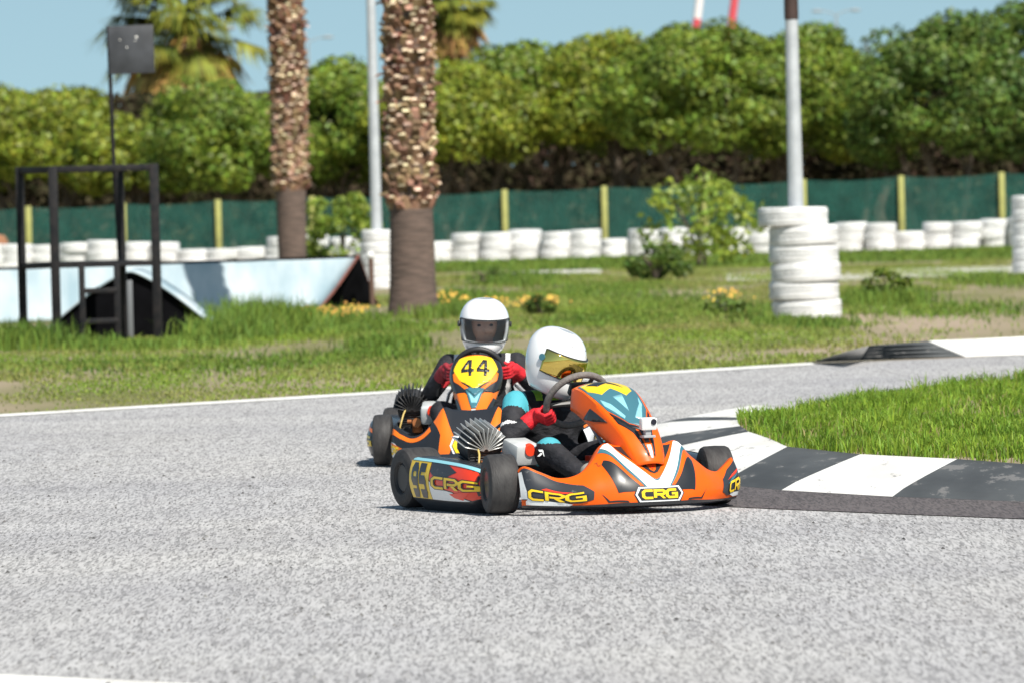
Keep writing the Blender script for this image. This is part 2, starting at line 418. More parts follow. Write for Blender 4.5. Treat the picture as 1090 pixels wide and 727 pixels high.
# far verge
EX = np.array([p.x for p in edge]); EY = np.array([p.y for p in edge])
def edgeY(x, y):
    # far track edge as distance at direction x/y
    s = EX / EY; o = np.argsort(s); return np.interp(x / y, s[o], EY[o])
n = 560000
Y = np.sqrt(RNG.uniform(48**2, 132**2, n)); X = RNG.uniform(-.078, .078, n) * Y
k = Y > edgeY(X, Y) + .12
farK = (X / Y > (868 - 545) / FPX)
k &= ~(farK & (Y < edgeY(X, Y) + 1.1))
X, Y = X[k], Y[k]
bare = vnoise(X * .55, Y * .16, 5) * .6 + vnoise(X * 1.7, Y * .5, 6) * .4
k = RNG.random(len(X)) < np.clip((bare - .44) * 4.5, .03, 1); X, Y, bare = X[k], Y[k], bare[k]
hh = (.018 + .05 * np.clip(vnoise(X * .6, Y * .25, 9) - .25, 0, 1)) * RNG.uniform(.5, 1.5, len(X))
tag(blades('verge_grass', np.stack([X, Y], 1), hh, RNG.uniform(.008, .018, len(X)), M_grass2, -.02, lean=.9), kind='stuff')
# taller weeds: along the ramps, round the posts, in clumps
def clump(px, py, rx, ry, num, h, m=None):
    p = G(px, py); return np.stack([RNG.normal(p.x, rx, num), RNG.normal(p.y, ry, num)], 1), RNG.uniform(.4, 1.1, num) * h
tw, th = [], []
for (px, py, rx, ry, num, h) in [(270, 352, .22, .8, 1500, .42), (245, 358, .25, .8, 1200, .28), (300, 350, .25, 1., 1200, .32), (20, 368, .25, .8, 1200, .30), (90, 368, .22, .7, 700, .16),
        (150, 369, .25, .7, 1000, .15), (205, 366, .2, .7, 800, .17), (340, 352, .3, 1., 1500, .16), (400, 350, .3, 1., 1600, .18), (375, 342, .2, 1., 700, .22),
        (415, 367, .18, 1., 1200, .20), (400, 376, .2, 1., 700, .12), (470, 335, .2, 1., 800, .26), (490, 320, .2, 1.5, 800, .3), (330, 335, .25, 1., 700, .2), (640, 308, .5, 3, 1500, .14), (560, 300, .25, 2, 900, .28),
        (535, 300, .25, 2, 600, .25), (870, 345, .2, 1., 500, .16), (820, 342, .2, 1, 500, .16), (945, 322, .25, 1, 1100, .34), (1060, 300, .3, 2, 800, .2), (700, 320, .5, 3, 1500, .12), (780, 330, .4, 2, 1000, .12),
        (1000, 330, .5, 2, 1500, .13), (650, 340, .5, 2, 1500, .10), (300, 385, .6, 1.5, 1500, .09), (150, 385, .6, 1.5, 1500, .09)]:
    a, b = clump(px, py, rx, ry, num, h); tw.append(a); th.append(b)
tw = np.concatenate(tw); th = np.concatenate(th)
th[5400:] *= .72
tag(blades('tall_weeds', tw, th, RNG.uniform(.010, .022, len(tw)), M_grass3, -.02, lean=.8), kind='stuff')
# a band of low green growth in front of the tyre row
n = 26000; Y = RNG.uniform(118, 131, n); X = RNG.uniform(-.075, .075, n) * Y
tag(blades('verge_grass', np.stack([X, Y], 1), RNG.uniform(.03, .12, n), RNG.uniform(.015, .03, n), M_grass3, -.02, lean=.9), kind='stuff')
# yellow flowers
M_yel = mat('yellow petals', (.52, .31, .03), .6, island=.4)
pts = []
for (px, py, rx, ry, num) in [(345, 342, .22, .4, 120), (378, 337, .14, .4, 25), (520, 330, .14, .5, 30), (560, 330, .18, .5, 50), (588, 330, .06, .4, 40), (775, 323, .12, .6, 35), (470, 326, .12, 1, 40)]:
    p = G(px, py)
    for _ in range(num): pts.append((random.gauss(p.x, rx), random.gauss(p.y, ry), random.uniform(.05, .16)))
pts = np.array(pts); N = len(pts)
V = np.zeros((N, 4, 3)); a = RNG.random(N) * 6.28; s = RNG.uniform(.012, .022, N)
for q in range(4):
    V[:, q, 0] = pts[:, 0] + np.cos(a + q * 1.571) * s; V[:, q, 1] = pts[:, 1] + np.sin(a + q * 1.571) * s * .6; V[:, q, 2] = pts[:, 2] + np.sin(a + q * 1.571) * s * .8
tag(np_mesh('flowers', V, 4, M_yel), kind='stuff')
# loose grit on the asphalt
n = 9000; Y = RNG.uniform(23.5, 46, n); X = RNG.uniform(-.07, .07, n) * Y
k = ~((X > .6) & (Y > 33.5)); X, Y = X[k], Y[k]; n = len(X); s = RNG.uniform(.002, .0055, n) * np.where(RNG.random(n) < .05, 2.2, 1)
oc = np.array([(1, 0, .4), (0, 1, .4), (-1, 0, .4), (0, -1, .4), (0, 0, 1.2)])
rot = RNG.random(n) * 6.28
V = np.zeros((n, 5, 3))
for q in range(5):
    cx, cy = oc[q, 0] * np.cos(rot) - oc[q, 1] * np.sin(rot), oc[q, 0] * np.sin(rot) + oc[q, 1] * np.cos(rot)
    V[:, q, 0] = X + cx * s; V[:, q, 1] = Y + cy * s; V[:, q, 2] = oc[q, 2] * s
M_grit = mat('grit', (.13, .125, .12), .9, island=.8)
tag(np_mesh('grit', V, 5, M_grit, faces=[[0, 1, 4], [1, 2, 4], [2, 3, 4], [3, 0, 4]]), kind='stuff')

# ================================================================== TREES
def leaves(name, C, Nrm, size, m, parent=None, jit=.9):
    """leaf quads at C, roughly facing Nrm"""
    N = len(C)
    v = Nrm + RNG.normal(0, jit, (N, 3)); v /= np.linalg.norm(v, axis=1)[:, None] + 1e-9
    r = RNG.normal(0, 1, (N, 3)); a = np.cross(v, r); a /= np.linalg.norm(a, axis=1)[:, None] + 1e-9
    b = np.cross(v, a); s = size[:, None]
    V = np.stack([C - a * s * .55, C - b * s * .3 + v * s * .08, C + a * s * .55, C + b * s * .3 - v * s * .08], 1)
    return np_mesh(name, V, 4, m, parent)
def crown_points(c, rad, nl, per, lobe, flat=.0, low=-.55):
    Cs, Ns = [], []
    for i in range(nl):
        while True:
            d = RNG.normal(0, 1, 3); d /= np.linalg.norm(d)
            if d[2] > low: break
        q = RNG.uniform(.62, .98); o = np.array(c) + d * np.array(rad) * q
        lr = lobe * RNG.uniform(.65, 1.3)
        u = RNG.normal(0, 1, (per, 3)); u /= np.linalg.norm(u, axis=1)[:, None]
        rr = RNG.uniform(.6, 1.06, per) ** .6
        P = o + u * (rr * lr)[:, None] * np.array([1, 1, .72])
        k = (u @ d > -.55)
        Cs.append(P[k]); Ns.append(u[k])
    m_ = int(nl * per * .03); u = RNG.normal(0, 1, (m_, 3)); u /= np.linalg.norm(u, axis=1)[:, None]; u = u[u[:, 2] > low]
    Cs.append(np.array(c) + u * np.array(rad) * RNG.uniform(.7, 1.0, len(u))[:, None]); Ns.append(u)
    return np.concatenate(Cs), np.concatenate(Ns)
M_bark = mat('grey bark', (.13, .10, .075), .9, scale=6, col2=(.07, .055, .04), bump=.5)
LEAF = [mat('leaf olive', (.20, .275, .032), .5, scale=.9, col2=(.115, .17, .024), island=.5, transl=.25, spec=.35),
        mat('leaf yellow green', (.27, .315, .032), .5, scale=.9, col2=(.165, .205, .026), island=.5, transl=.25, spec=.35),
        mat('leaf deep', (.135, .205, .032), .5, scale=.9, col2=(.07, .12, .024), island=.5, transl=.2, spec=.35),
        mat('leaf dark conifer', (.025, .05, .022), .6, scale=.9, col2=(.015, .03, .015), island=.4, transl=.1)]
def tree(px, hw, top, bot, D, kind, label, group='bushy trees beyond the fence', nl=75, per=430, name='bushy_tree'):
    if px > 450: bot -= 22
    T = At(px, top, D); B = At(px, bot, D); sc_ = FPX / D
    rx = hw / sc_ * 1.04; h = T.z - B.z; base = Vector((T.x, D, -.02))
    root = empty(name, base); tag(root, label, 'tree', group)
    c = (0, 0, B.z + h * .42 + .02); rad = (rx, rx * .8, h * .52)
    P, Nn = crown_points(c, rad, nl, per, min(.56, rx * .34), low=-.62)
    P[:, 2] = np.maximum(P[:, 2], .25)
    leaves('crown', P, Nn, RNG.uniform(.08, .16, len(P)), LEAF[kind], root, .45)
    mb = MB()
    for q in range(random.choice((3, 4, 4, 5))):
        bx, by = random.uniform(-.4, .4) * rx, random.uniform(-.3, .3)
        pts = [(bx * .7, by, 0)]; x, y = bx * .7, by
        zt = c[2] + rad[2] * random.uniform(.0, .4)
        for kk in range(1, 6):
            x += random.uniform(-.22, .22) + bx * .12; y += random.uniform(-.12, .12); pts.append((x, y, zt * kk / 5))
        mb.tube(pts, [.085, .075, .062, .05, .038, .02], 7)
        for kk in (2, 3, 4):
            p0 = Vector(pts[kk]); d = Vector((random.uniform(-1, 1), random.uniform(-.7, .7), random.uniform(.25, .9))) * .75
            mb.tube([p0, p0 + d * .5 + Vector((0, 0, .05)), p0 + d], [.035, .026, .012], 6)
    mb.build('trunk', M_bark, root)
    return root
tree(35, 92, 92, 205, 158, 1, 'yellowish rounded bushy tree at the far left end of the fence')
tree(140, 62, 122, 205, 156, 1, 'low bushy tree behind the black steel stand')
tree(238, 84, 90, 205, 153, 0, 'rounded bushy tree just left of the thinner shaggy palm trunk')
tree(355, 74, 68, 205, 156, 0, 'bushy tree framed between the two shaggy palm trunks')
tree(478, 80, 70, 195, 154, 1, 'bushy tree just right of the thick palm, lower than its neighbours')
tree(572, 80, 50, 185, 158, 0, 'bushy tree with an uneven top above the rear helmet')
tree(655, 74, 40, 180, 155, 1, 'bushy tree between the uneven one and the tallest middle crown')
tree(745, 98, 23, 180, 152, 0, 'tall broad bushy tree under the red and white masts')
tree(852, 82, 28, 195, 156, 0, 'bushy tree directly behind the silver lamp post')
tree(925, 55, 62, 200, 160, 1, 'low bushy tree in the dip right of the silver lamp post')
tree(1000, 92, 14, 205, 150, 2, 'big deep green tree right of the dip in the treeline')
tree(1092, 82, -4, 205, 154, 2, 'deep green tree cut off by the right edge of the picture')
tree(80, 60, 97, 190, 190, 3, 'dark distant tree showing over the yellowish leftmost tree', 'far dark trees', 30, 260, 'dark_tree')
tree(150, 45, 122, 190, 195, 3, 'dark distant tree showing under the drooping palm fronds', 'far dark trees', 30, 240, 'dark_tree')
# undergrowth filling the shade behind the fence
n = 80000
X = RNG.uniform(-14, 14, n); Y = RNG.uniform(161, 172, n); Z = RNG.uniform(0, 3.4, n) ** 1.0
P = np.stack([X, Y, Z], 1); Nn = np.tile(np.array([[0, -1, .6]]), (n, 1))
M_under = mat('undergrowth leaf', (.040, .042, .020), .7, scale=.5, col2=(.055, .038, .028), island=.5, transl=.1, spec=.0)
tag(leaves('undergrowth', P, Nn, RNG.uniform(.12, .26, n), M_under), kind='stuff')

# ---- shrubs
def shrub(px, py, wpx, hpx, label, kind, nl=16, per=150, spread=1.0, name='shrub', group=None, leaf=(.05, .10)):
    b = G(px, py); sc_ = FPX / b.y; root = empty(name, (b.x, b.y, -.02)); tag(root, label, 'shrub', group)
    rx, h = wpx / sc_ / 2, hpx / sc_
    P, Nn = crown_points((0, 0, h * .50), (rx, rx * .8, h * .50), nl, per, max(.1, rx * .3), low=-.9)
    leaves('crown', P, Nn, RNG.uniform(*leaf, len(P)), LEAF[kind] if isinstance(kind, int) else kind, root)
    mb = MB()
    for q in range(5):
        e = Vector((random.uniform(-.7, .7) * rx, random.uniform(-.3, .3), h * random.uniform(.6, .95)))
        mb.tube([(random.uniform(-.06, .06), 0, 0), (e.x * .35, e.y * .5, e.z * .5), e], [.02, .014, .006], 6)
    mb.build('stem', M_bark, root); return root
M_lsap = mat('sapling leaf', (.32, .40, .05), .5, scale=1.2, col2=(.20, .28, .04), island=.4, transl=.35)
shrub(699, 299, 66, 44, 'dark low shrub in the grass in front of the white tyre row', 2, 14, 160)
shrub(748, 284, 140, 96, 'loose light green sapling spreading over the white tyre row', M_lsap, 26, 62, leaf=(.08, .15), name='sapling')
shrub(366, 287, 84, 80, 'leafy green sapling between the thin palm and the tyre-wrapped lamp post', M_lsap, 24, 130, leaf=(.07, .13), name='sapling')
shrub(575, 334, 30, 17, 'small dark bush among yellow flowers behind the rear driver', 2, 8, 90, leaf=(.03, .06))
shrub(775, 333, 36, 16, 'small dark weed bush left of the tall tyre stack', 2, 8, 90, leaf=(.03, .06))
shrub(945, 322, 56, 36, 'green weed bush right of the tall tyre stack', 0, 10, 110, leaf=(.04, .07))
shrub(520, 302, 60, 16, 'low olive bush behind the rear helmet in the grass', 2, 8, 110, leaf=(.03, .06))

# ---- palms
M_trunk = mat('palm trunk', (.15, .105, .085), .95, scale=5, col2=(.085, .062, .05), bump=.6, stretch=(1, 1, 5), bscale=6)
M_boot = mat('palm leaf stubs', (.36, .24, .15), .85, scale=3, col2=(.16, .085, .05), island=.5, spec=.2)
M_bootr = mat('reddish leaf stubs', (.25, .125, .07), .85, scale=3, col2=(.10, .045, .028), island=.6, spec=.2)
M_tip = mat('palm stub cut ends', (.58, .45, .31), .9, island=.6)
M_frond = mat('palm frond', (.30, .30, .04), .5, scale=1.5, col2=(.13, .17, .03), island=.4, transl=.25)
M_dead = mat('dead palm frond', (.62, .42, .10), .7, scale=1.5, col2=(.40, .22, .09), island=.4, transl=.25)
def palm_fronds(mbset, c, n, L, droop_lo, droop_hi, dead=False):
    tri = []
    for q in range(n):
        az = random.uniform(0, 6.283); el = random.uniform(droop_lo, droop_hi)
        d = Vector((math.cos(az) * math.cos(el), math.sin(az) * math.cos(el), math.sin(el)))
        side = Vector((-math.sin(az), math.cos(az), 0)); up = side.cross(d)
        pet = L * random.uniform(.4, .6); hub = c + d * pet - Vector((0, 0, .12 * pet))
        tri.append([c + side * .02, hub + side * .015, hub - side * .015, c - side * .02])
        m = 20; fl = L * random.uniform(.45, .62)
        for k in range(m):
            a = -1.25 + 2.5 * k / (m - 1); f = (d * math.cos(a) + side * math.sin(a)).normalized()
            w_ = .045; tip = hub + f * fl * (1 - .25 * abs(a)) - Vector((0, 0, fl * random.uniform(.25, .55)))
            midp = hub + f * fl * .55 - Vector((0, 0, fl * .06)); s2 = f.cross(Vector((0, 0, 1)))
            if s2.length < .1: s2 = side
            s2 = s2.normalized() * w_
            tri.append([hub, midp + s2, tip, midp - s2])
    return np.array([[tuple(p) for p in t] for t in tri])
def palm(px, D, rbase, rtop, zsplit, top_px, H, label, cr_L=1.6, name='palm_tree', skirt=False, boots=True):
    base = gx(px, D); base.z = -.02
    root = empty(name, base); tag(root, label, 'palm', 'palm trees')
    lean = (At(top_px, 0, D).x - At(px, 330, D).x) - (-(ROLL) * 0)
    topx = top_px
    mb = MB(); n = 14; rings = int(H / .22); pts, rr = [], []
    for i in range(rings + 1):
        z = H * i / rings; f = min(1, z / zsplit)
        pts.append((topx * z / H, 0, z)); rr.append(rbase * (1.12 - .12 * min(1, z / .4)) * (1 - f) + rtop * f + random.uniform(-.006, .006))
    mb.tube(pts, rr, n)
    mb.build('trunk', M_trunk, root)
    if boots:
        mb = MB(); z = zsplit; row = 0
        while z < H - .1:
            nb = 18
            for k in range(nb):
                if random.random() < .08: continue
                a = 2 * math.pi * (k + .5 * (row % 2)) / nb + random.uniform(-.12, .12)
                o = Vector((math.cos(a), math.sin(a), 0)); s = Vector((-math.sin(a), math.cos(a), 0))
                p = Vector((topx * z / H, 0, z)) + o * (rtop * .97)
                out = random.uniform(.02, .09) * (rtop / .25); hgt = random.uniform(.05, .14); w0 = rtop * .20; w1 = w0 * random.uniform(.5, .8)
                tipc = p + o * out + Vector((0, 0, hgt)) + s * random.uniform(-.03, .03); low = random.random() < .10
                if low: tipc = p + o * out * 1.6 + Vector((0, 0, -hgt * .3))
                b0, b1 = p - s * w0, p + s * w0; t0, t1 = tipc - s * w1, tipc + s * w1; inn = -o * .02 + Vector((0, 0, .035))
                vsx = [b0, b1, t1, t0, b0 + inn, b1 + inn, t1 + inn * .8, t0 + inn * .8]
                V = [mb.bm.verts.new(v) for v in vsx]
                for f, mi in (((0, 1, 2, 3), 0), ((7, 6, 5, 4), 0), ((3, 2, 6, 7), 1), ((1, 5, 6, 2), 0), ((0, 3, 7, 4), 0)):
                    mb.bm.faces.new([V[q] for q in f]).material_index = mi if random.random() < .55 else 0
                if random.random() < (z - 2.6) / 4.5:
                    for ff in {f_ for v_ in V for f_ in v_.link_faces}: ff.material_index = 2
            z += .062 * (rtop / .25) ; row += 1
        mb.build('leaf_stubs', [M_boot, M_tip, M_bootr], root, smooth=0)
    c = Vector((topx, 0, H))
    np_mesh('crown', palm_fronds(None, c, 66 if skirt else 40, cr_L, -.5, 1.3), 4, M_frond, root)
    if skirt: np_mesh('dead_fronds', palm_fronds(None, c + Vector((0, 0, -.15)), skirt, cr_L * .9, -1.35, -.55), 4, M_dead, root)
    return root
palm(441, 84, .265, .245, 1.20, .05, 11.0, 'thick palm trunk with shaggy leaf stubs beside the white ramp end')
palm(313.5, 112, .20, .235, 1.38, .03, 11.5, 'thinner shaggy palm trunk rising behind the long white ramp')
Pp = At(208, 20, 168)
palm(206, 168, .2, .2, 2.0, .0, Pp.z, 'far palm crown with drooping yellow fronds above the left trees', 2.15, skirt=80)
Pp = At(492, -2, 172)
palm(486, 172, .2, .2, 2.0, .0, Pp.z, 'far palm crown with hanging dead fronds right of the thick trunk', 1.3, skirt=44)

# ================================================================== FENCE, TYRES, POSTS
FD = 146.0
M_post = mat('yellow green post paint', (.40, .40, .12), .7, scale=4, col2=(.30, .30, .10), var=.1)
fence = empty('fence', gx(545, FD)); tag(fence, 'low green netting fence with yellow-green posts along the treeline', 'fence')
fx0 = fence.location
posts = [-280, -176, -73, 30, 131, 232, 332, 434, 537, 643, 750, 855, 959, 1066, 1172, 1280]
tops = lambda px: 221.5 - (px - 30) * .0352
fpts = []
for px in posts:
    t = At(px, tops(px) - 1.5, FD); mb = MB(); mb.box((0, 0, t.z / 2), (.11, .11, t.z + .0), bev=.012)
    mb.build('post', M_post, fence, loc=(t.x - fx0.x, 0, 0)); fpts.append((t.x - fx0.x, t.z - .02))
M_net = mat('green netting', (.010, .085, .066), .6, scale=2.5, col2=(.018, .13, .10), var=.2)
t = M_net.node_tree; L = t.links
tcn = t.nodes.new('ShaderNodeTexCoord'); sx = t.nodes.new('ShaderNodeSeparateXYZ'); L.new(tcn.outputs['Object'], sx.inputs[0])
def mnode(op, a, b):
    n_ = t.nodes.new('ShaderNodeMath'); n_.operation = op
    for i_, v_ in enumerate((a, b)):
        if v_ is None: continue
        if isinstance(v_, (int, float)): n_.inputs[i_].default_value = v_
        else: L.new(v_, n_.inputs[i_])
    return n_.outputs[0]
q1 = mnode('ABSOLUTE', mnode('SUBTRACT', mnode('FRACT', mnode('MULTIPLY', mnode('ADD', sx.outputs[0], sx.outputs[2]), 14.0), None), .5), None)
q2 = mnode('ABSOLUTE', mnode('SUBTRACT', mnode('FRACT', mnode('MULTIPLY', mnode('SUBTRACT', sx.outputs[0], sx.outputs[2]), 14.0), None), .5), None)
hole = mnode('MULTIPLY', mnode('GREATER_THAN', mnode('MINIMUM', q1, q2), .12), .88)
tb = t.nodes.new('ShaderNodeBsdfTransparent'); mx = t.nodes.new('ShaderNodeMixShader')
L.new(hole, mx.inputs[0]); L.new(t.nodes['Principled BSDF'].outputs[0], mx.inputs[1]); L.new(tb.outputs[0], mx.inputs[2])
L.new(mx.outputs[0], t.nodes['Material Output'].inputs[0])
mb = MB()
for (a, b) in zip(fpts[:-1], fpts[1:]):
    m_ = 4
    for q in range(m_):
        x0, x1 = a[0] + (b[0] - a[0]) * q / m_, a[0] + (b[0] - a[0]) * (q + 1) / m_
        sag = lambda u: (a[1] + (b[1] - a[1]) * u) - .05 * math.sin(math.pi * u)
        mb.poly([(x0, .07, 0), (x1, .07, 0), (x1, .07, sag((q + 1) / m_)), (x0, .07, sag(q / m_))])
mb.build('netting', M_net, fence, smooth=0)

M_wtyre = mat('white painted rubber', (.78, .78, .77), .6, scale=5, col2=(.62, .62, .61), var=.1, bump=.25, chips=(.22, .21, .20), chip_scale=7, chip_at=.645)
def tyre_mesh(name, Rr, wd, r_in, bulge=.03):
    mb = MB(); prof = []
    hw = wd / 2
    prof = [(-hw * .75, r_in), (-hw * .98, r_in + .03), (-hw, (Rr + r_in) / 2), (-hw * .985, Rr - .034), (-hw * .88, Rr - .008), (-hw * .35, Rr), (-hw * .3, Rr - .008), (-hw * .05, Rr - .008), (0, Rr + .001),
            (hw * .05, Rr - .008), (hw * .3, Rr - .008), (hw * .35, Rr), (hw * .88, Rr - .008), (hw * .985, Rr - .034), (hw, (Rr + r_in) / 2), (hw * .98, r_in + .03), (hw * .75, r_in), (hw * .6, r_in + .04), (0, Rr - .03), (-hw * .6, r_in + .04)]
    mb.lathe(prof, 32, Matrix.Rotation(R(90), 4, 'Y'), closed=True)
    o = mb.build(name, M_wtyre, smooth=.9)
    return o
t0 = tyre_mesh('tyre', .29, .178, .17)
first = [True]
def put_tyre(src, loc, label, group, tilt=(0, 0), flag=None, sc_=1.0):
    o = src if not src.get('label') else src.copy()
    if o is not src: COL.objects.link(o)
    o.location = loc; o.rotation_euler = (tilt[0], tilt[1], random.uniform(0, 6.28)); o.scale = (sc_, sc_, sc_)
    tag(o, label, 'tyre', group); return o
RD = 133.0
px = -75.0
while px < 1180:
    b = gx(px, RD + random.uniform(-.25, .25)); nst = random.choice((3, 3, 3, 3, 2)); sc_ = random.uniform(.92, 1.06)
    tz = -.02
    for k_ in range(nst):
        hgt = .178 * sc_
        lab = ('white painted tyre lying on top of a stack in the row along the green fence' if k_ == nst - 1 else
               'white painted tyre at the bottom of a stack in the row along the green fence' if k_ == 0 else
               'white painted tyre in the middle of a stack in the row along the green fence')
        put_tyre(t0, (b.x + random.uniform(-.025, .025) + k_ * .012, b.y + random.uniform(-.03, .03), tz + hgt / 2), lab, 'white tyres stacked along the green fence', (random.uniform(-.02, .02), random.uniform(-.03, .03)), sc_=sc_)
        tz += hgt * .95
    px += random.uniform(31, 33) * sc_
# stack round the silver lamp post at the right
ordn = ['topmost', 'second from the top', 'third from the top', 'fourth from the top', 'fifth from the top', 'bottom']
def post_stack(loc, Rr, wd, nn, what, group, shift_top=0.0):
    s_ = tyre_mesh('tyre', Rr, wd, .17)
    for k_ in range(nn):
        top = nn - 1 - k_
        nm = 'bottom' if k_ == 0 else ordn[top]
        dx = random.uniform(-.02, .02) + (shift_top if top == 0 else 0)
        put_tyre(s_, (loc.x + dx, loc.y + random.uniform(-.02, .02), -.02 + wd * (k_ + .5) * .965),
                 f'white painted tyre, {nm} of the stack {what}', group, (random.uniform(-.025, .025), random.uniform(-.03, .03)))
D1 = 12800 / (345 - 180.0)
p1 = gx(859, D1); post_stack(p1, .365, .198, 6, 'round the silver lamp post', 'tyres round the silver lamp post', -.11)
M_galv = mat('galvanised steel', (.62, .64, .66), .42, metal=.35, scale=6, col2=(.50, .52, .54), var=.1)
M_brown = mat('dark brown wrap', (.045, .025, .02), .6, var=.2, scale=5)
lp = empty('lamp_post', (p1.x - .08, p1.y, -.02)); tag(lp, 'silver steel lamp post with a dark sleeve standing in a tall white tyre stack', 'lamp post')
mb = MB(); mb.tube([(0, 0, 0), (0, 0, 1.2), (0, 0, 3.1)], [.082, .08, .066], 20); mb.build('pole', M_galv, lp)
mb = MB(); mb.tube([(0, 0, 3.08), (0, 0, 3.09), (0, 0, 3.9), (0, 0, 3.91)], [.06, .074, .074, .06], 20); mb.build('sleeve', M_brown, lp)
mb = MB(); mb.tube([(0, 0, 3.9), (0, 0, 7.0), (.25, 0, 7.4), (.9, 0, 7.5)], [.06, .045, .04, .035], 12); mb.box((1.1, 0, 7.5), (.5, .18, .1), bev=.03); mb.build('lamp_head', M_galv, lp)
# left lamp post
D2 = 104.0
p2 = gx(404, D2); post_stack(p2, .222, .165, 4, 'round the pale lamp post behind the ramp', 'tyres round the pale lamp post') if False else None
s2_ = None
sx_ = [0]
def small_stack(loc, what, group, nn, wd, Rr, lift=0):
    s_ = tyre_mesh('tyre', Rr, wd, Rr * .55)
    for k_ in range(nn):
        top = nn - 1 - k_; nm = 'bottom' if k_ == 0 else ordn[top]
        put_tyre(s_, (loc.x + random.uniform(-.012, .012), loc.y, -.02 + wd * (k_ + .5) * .965), f'white painted tyre, {nm} of the stack {what}', group, (random.uniform(-.02, .02), random.uniform(-.02, .02)))
small_stack(p2, 'round the pale lamp post', 'tyres round the pale lamp post', 5, .17, .225)
lp = empty('lamp_post', (p2.x, p2.y, -.02)); tag(lp, 'slim pale lamp post in a narrow tyre stack left of the thick palm', 'lamp post')
mb = MB(); mb.tube([(0, 0, 0), (0, 0, 1.2), (0, 0, 6)], [.085, .075, .055], 16); mb.build('pole', M_galv, lp)
mb = MB(); mb.tube([(0, 0, 6), (.2, 0, 6.4), (.8, 0, 6.5)], [.05, .04, .035], 12); mb.box((1.0, 0, 6.5), (.5, .18, .1), bev=.03); mb.build('lamp_head', M_galv, lp)
p3 = gx(1101, 103.0); small_stack(p3, 'at the right edge', 'tyres stacked at the right edge', 6, .185, .28)
# far lamps and masts
M_dull = mat('dull grey steel', (.30, .32, .33), .7)
def far_lamp(px, py, D, label, arms=1):
    h_ = At(px, py, D); r_ = empty('street_lamp', (h_.x, D, -.02)); tag(r_, label, 'street lamp', 'distant street lamps')
    mb = MB(); mb.tube([(0, 0, 0), (0, 0, h_.z)], [.06, .03], 8); mb.build('pole', M_dull, r_)
    for s_ in ((-1, 1) if arms == 2 else (1,)):
        mb = MB(); mb.tube([(0, 0, h_.z), (s_ * .25, 0, h_.z + .12), (s_ * .5, 0, h_.z + .16)], .022, 6); mb.ellipsoid((s_ * .66, 0, h_.z + .16), (.20, .09, .05)); mb.build('lamp_head', M_dull, r_)
far_lamp(890, 16, 260, 'distant street lamp with two arms above the dip in the trees', 2)
far_lamp(922, 40, 250, 'small distant street lamp right of the two-armed one')
far_lamp(328, 45, 250, 'distant street lamp beside the thinner shaggy palm')
far_lamp(212, 38, 175, 'grey lamp pole in front of the drooping palm crown')
M_rw = mat('red mast paint', (.62, .08, .10), .6); M_ww = mat('white mast paint', (.8, .75, .74), .6)
for (pa, pb, lab) in (((741, 30), (748, -30), 'white and pink distant mast above the tall middle tree'), ((778, 30), (786, -30), 'red distant mast leaning above the tall middle tree')):
    D = 280; A, B = At(*pa, D), At(*pb, D); A0 = Vector((A.x - (B.x - A.x) * A.z / (B.z - A.z), D, 0))
    r_ = empty('mast', A0); tag(r_, lab, 'mast', 'distant masts')
    mb = MB(); seg = 10; e = B - A0
    rw = 'red' in lab
    for k_ in range(seg):
        mb.tube([e * (k_ / seg), e * ((k_ + 1) / seg)], .15, 8, mi=0 if rw else ((k_ + 1) % 2))
    mb.build('lattice_tower' if False else 'pole', [M_rw, M_ww], r_)
# terracotta earth heap at the far left
M_terra = mat('terracotta earth', (.36, .17, .085), .9, scale=4, col2=(.26, .12, .06), var=.1, bump=.4)
e_ = At(-12, 262, 141); mb = MB(); b_ = bmesh.new(); bmesh.ops.create_icosphere(b_, subdivisions=3, radius=1)
for v in b_.verts: v.co *= 1 + .12 * math.sin(v.co.x * 5 + v.co.y * 3) * math.cos(v.co.z * 4)
bmesh.ops.scale(b_, vec=(.42, .4, .62), verts=b_.verts); mb.add(b_, 0)
tag(mb.build('earth_heap', M_terra, loc=(e_.x, e_.y, .1)), 'terracotta heap of earth by the fence at the far left edge', 'heap')

# ================================================================== RAMPS AND STAND
M_sheet = mat('weathered white sheet', (.46, .53, .56), .55, scale=1.5, col2=(.27, .37, .42), var=.1, stretch=(2.2, .35, 1), bump=.15)
M_hollow = mat('hollow shade', (.004, .004, .005), .9, var=.3, scale=5, spec=.05)  # near-black colour carries the shade inside the hollow ramps
M_rust = mat('rusty edge', (.22, .07, .05), .8, scale=8, col2=(.12, .05, .04))
A = gx(-60, 85.5); B = gx(383, 91.0); rt = empty('ramp', (B.x, B.y, -.02)); tag(rt, 'long white sheet-covered ramp lying behind the weeds at left', 'ramp')
A, B = A - B, Vector((0, 0, 0)); HZ0, HZ1 = .62, .60
d = (A - B).normalized(); nrm = Vector((-d.y, d.x, 0));  nrm = nrm if nrm.y < 0 else -nrm
front = Vector((-.46, -1.15, 0)); back = -front * .45
def slope(f, g, z0, dirv):
    p = B.lerp(A, f); zt = HZ1 + (HZ0 - HZ1) * f; q = p + dirv * g
    return Vector((q.x, q.y, zt * (1 - g) ** 1.15 + .02 + .012 * math.sin(f * 37) * (g * (1 - g) * 4)))
mb = MB(); fs = [i / 40 for i in range(41)]; gs = [i / 10 for i in range(11)]
mb.grid(lambda f, g: slope(f, g, 0, front), fs, gs)
o_ = mb.build('slope_sheet', M_sheet, rt, smooth=.9); sm = o_.modifiers.new('t', 'SOLIDIFY'); sm.thickness = .025; sm.offset = -1
mb = MB(); mb.grid(lambda f, g: slope(f, g, 0, back), fs, gs); o_ = mb.build('rear_sheet', M_hollow, rt, smooth=.9); sm = o_.modifiers.new('t', 'SOLIDIFY'); sm.thickness = .025  # sheet coloured near-black as the shade in the ramp's open end
mb = MB()
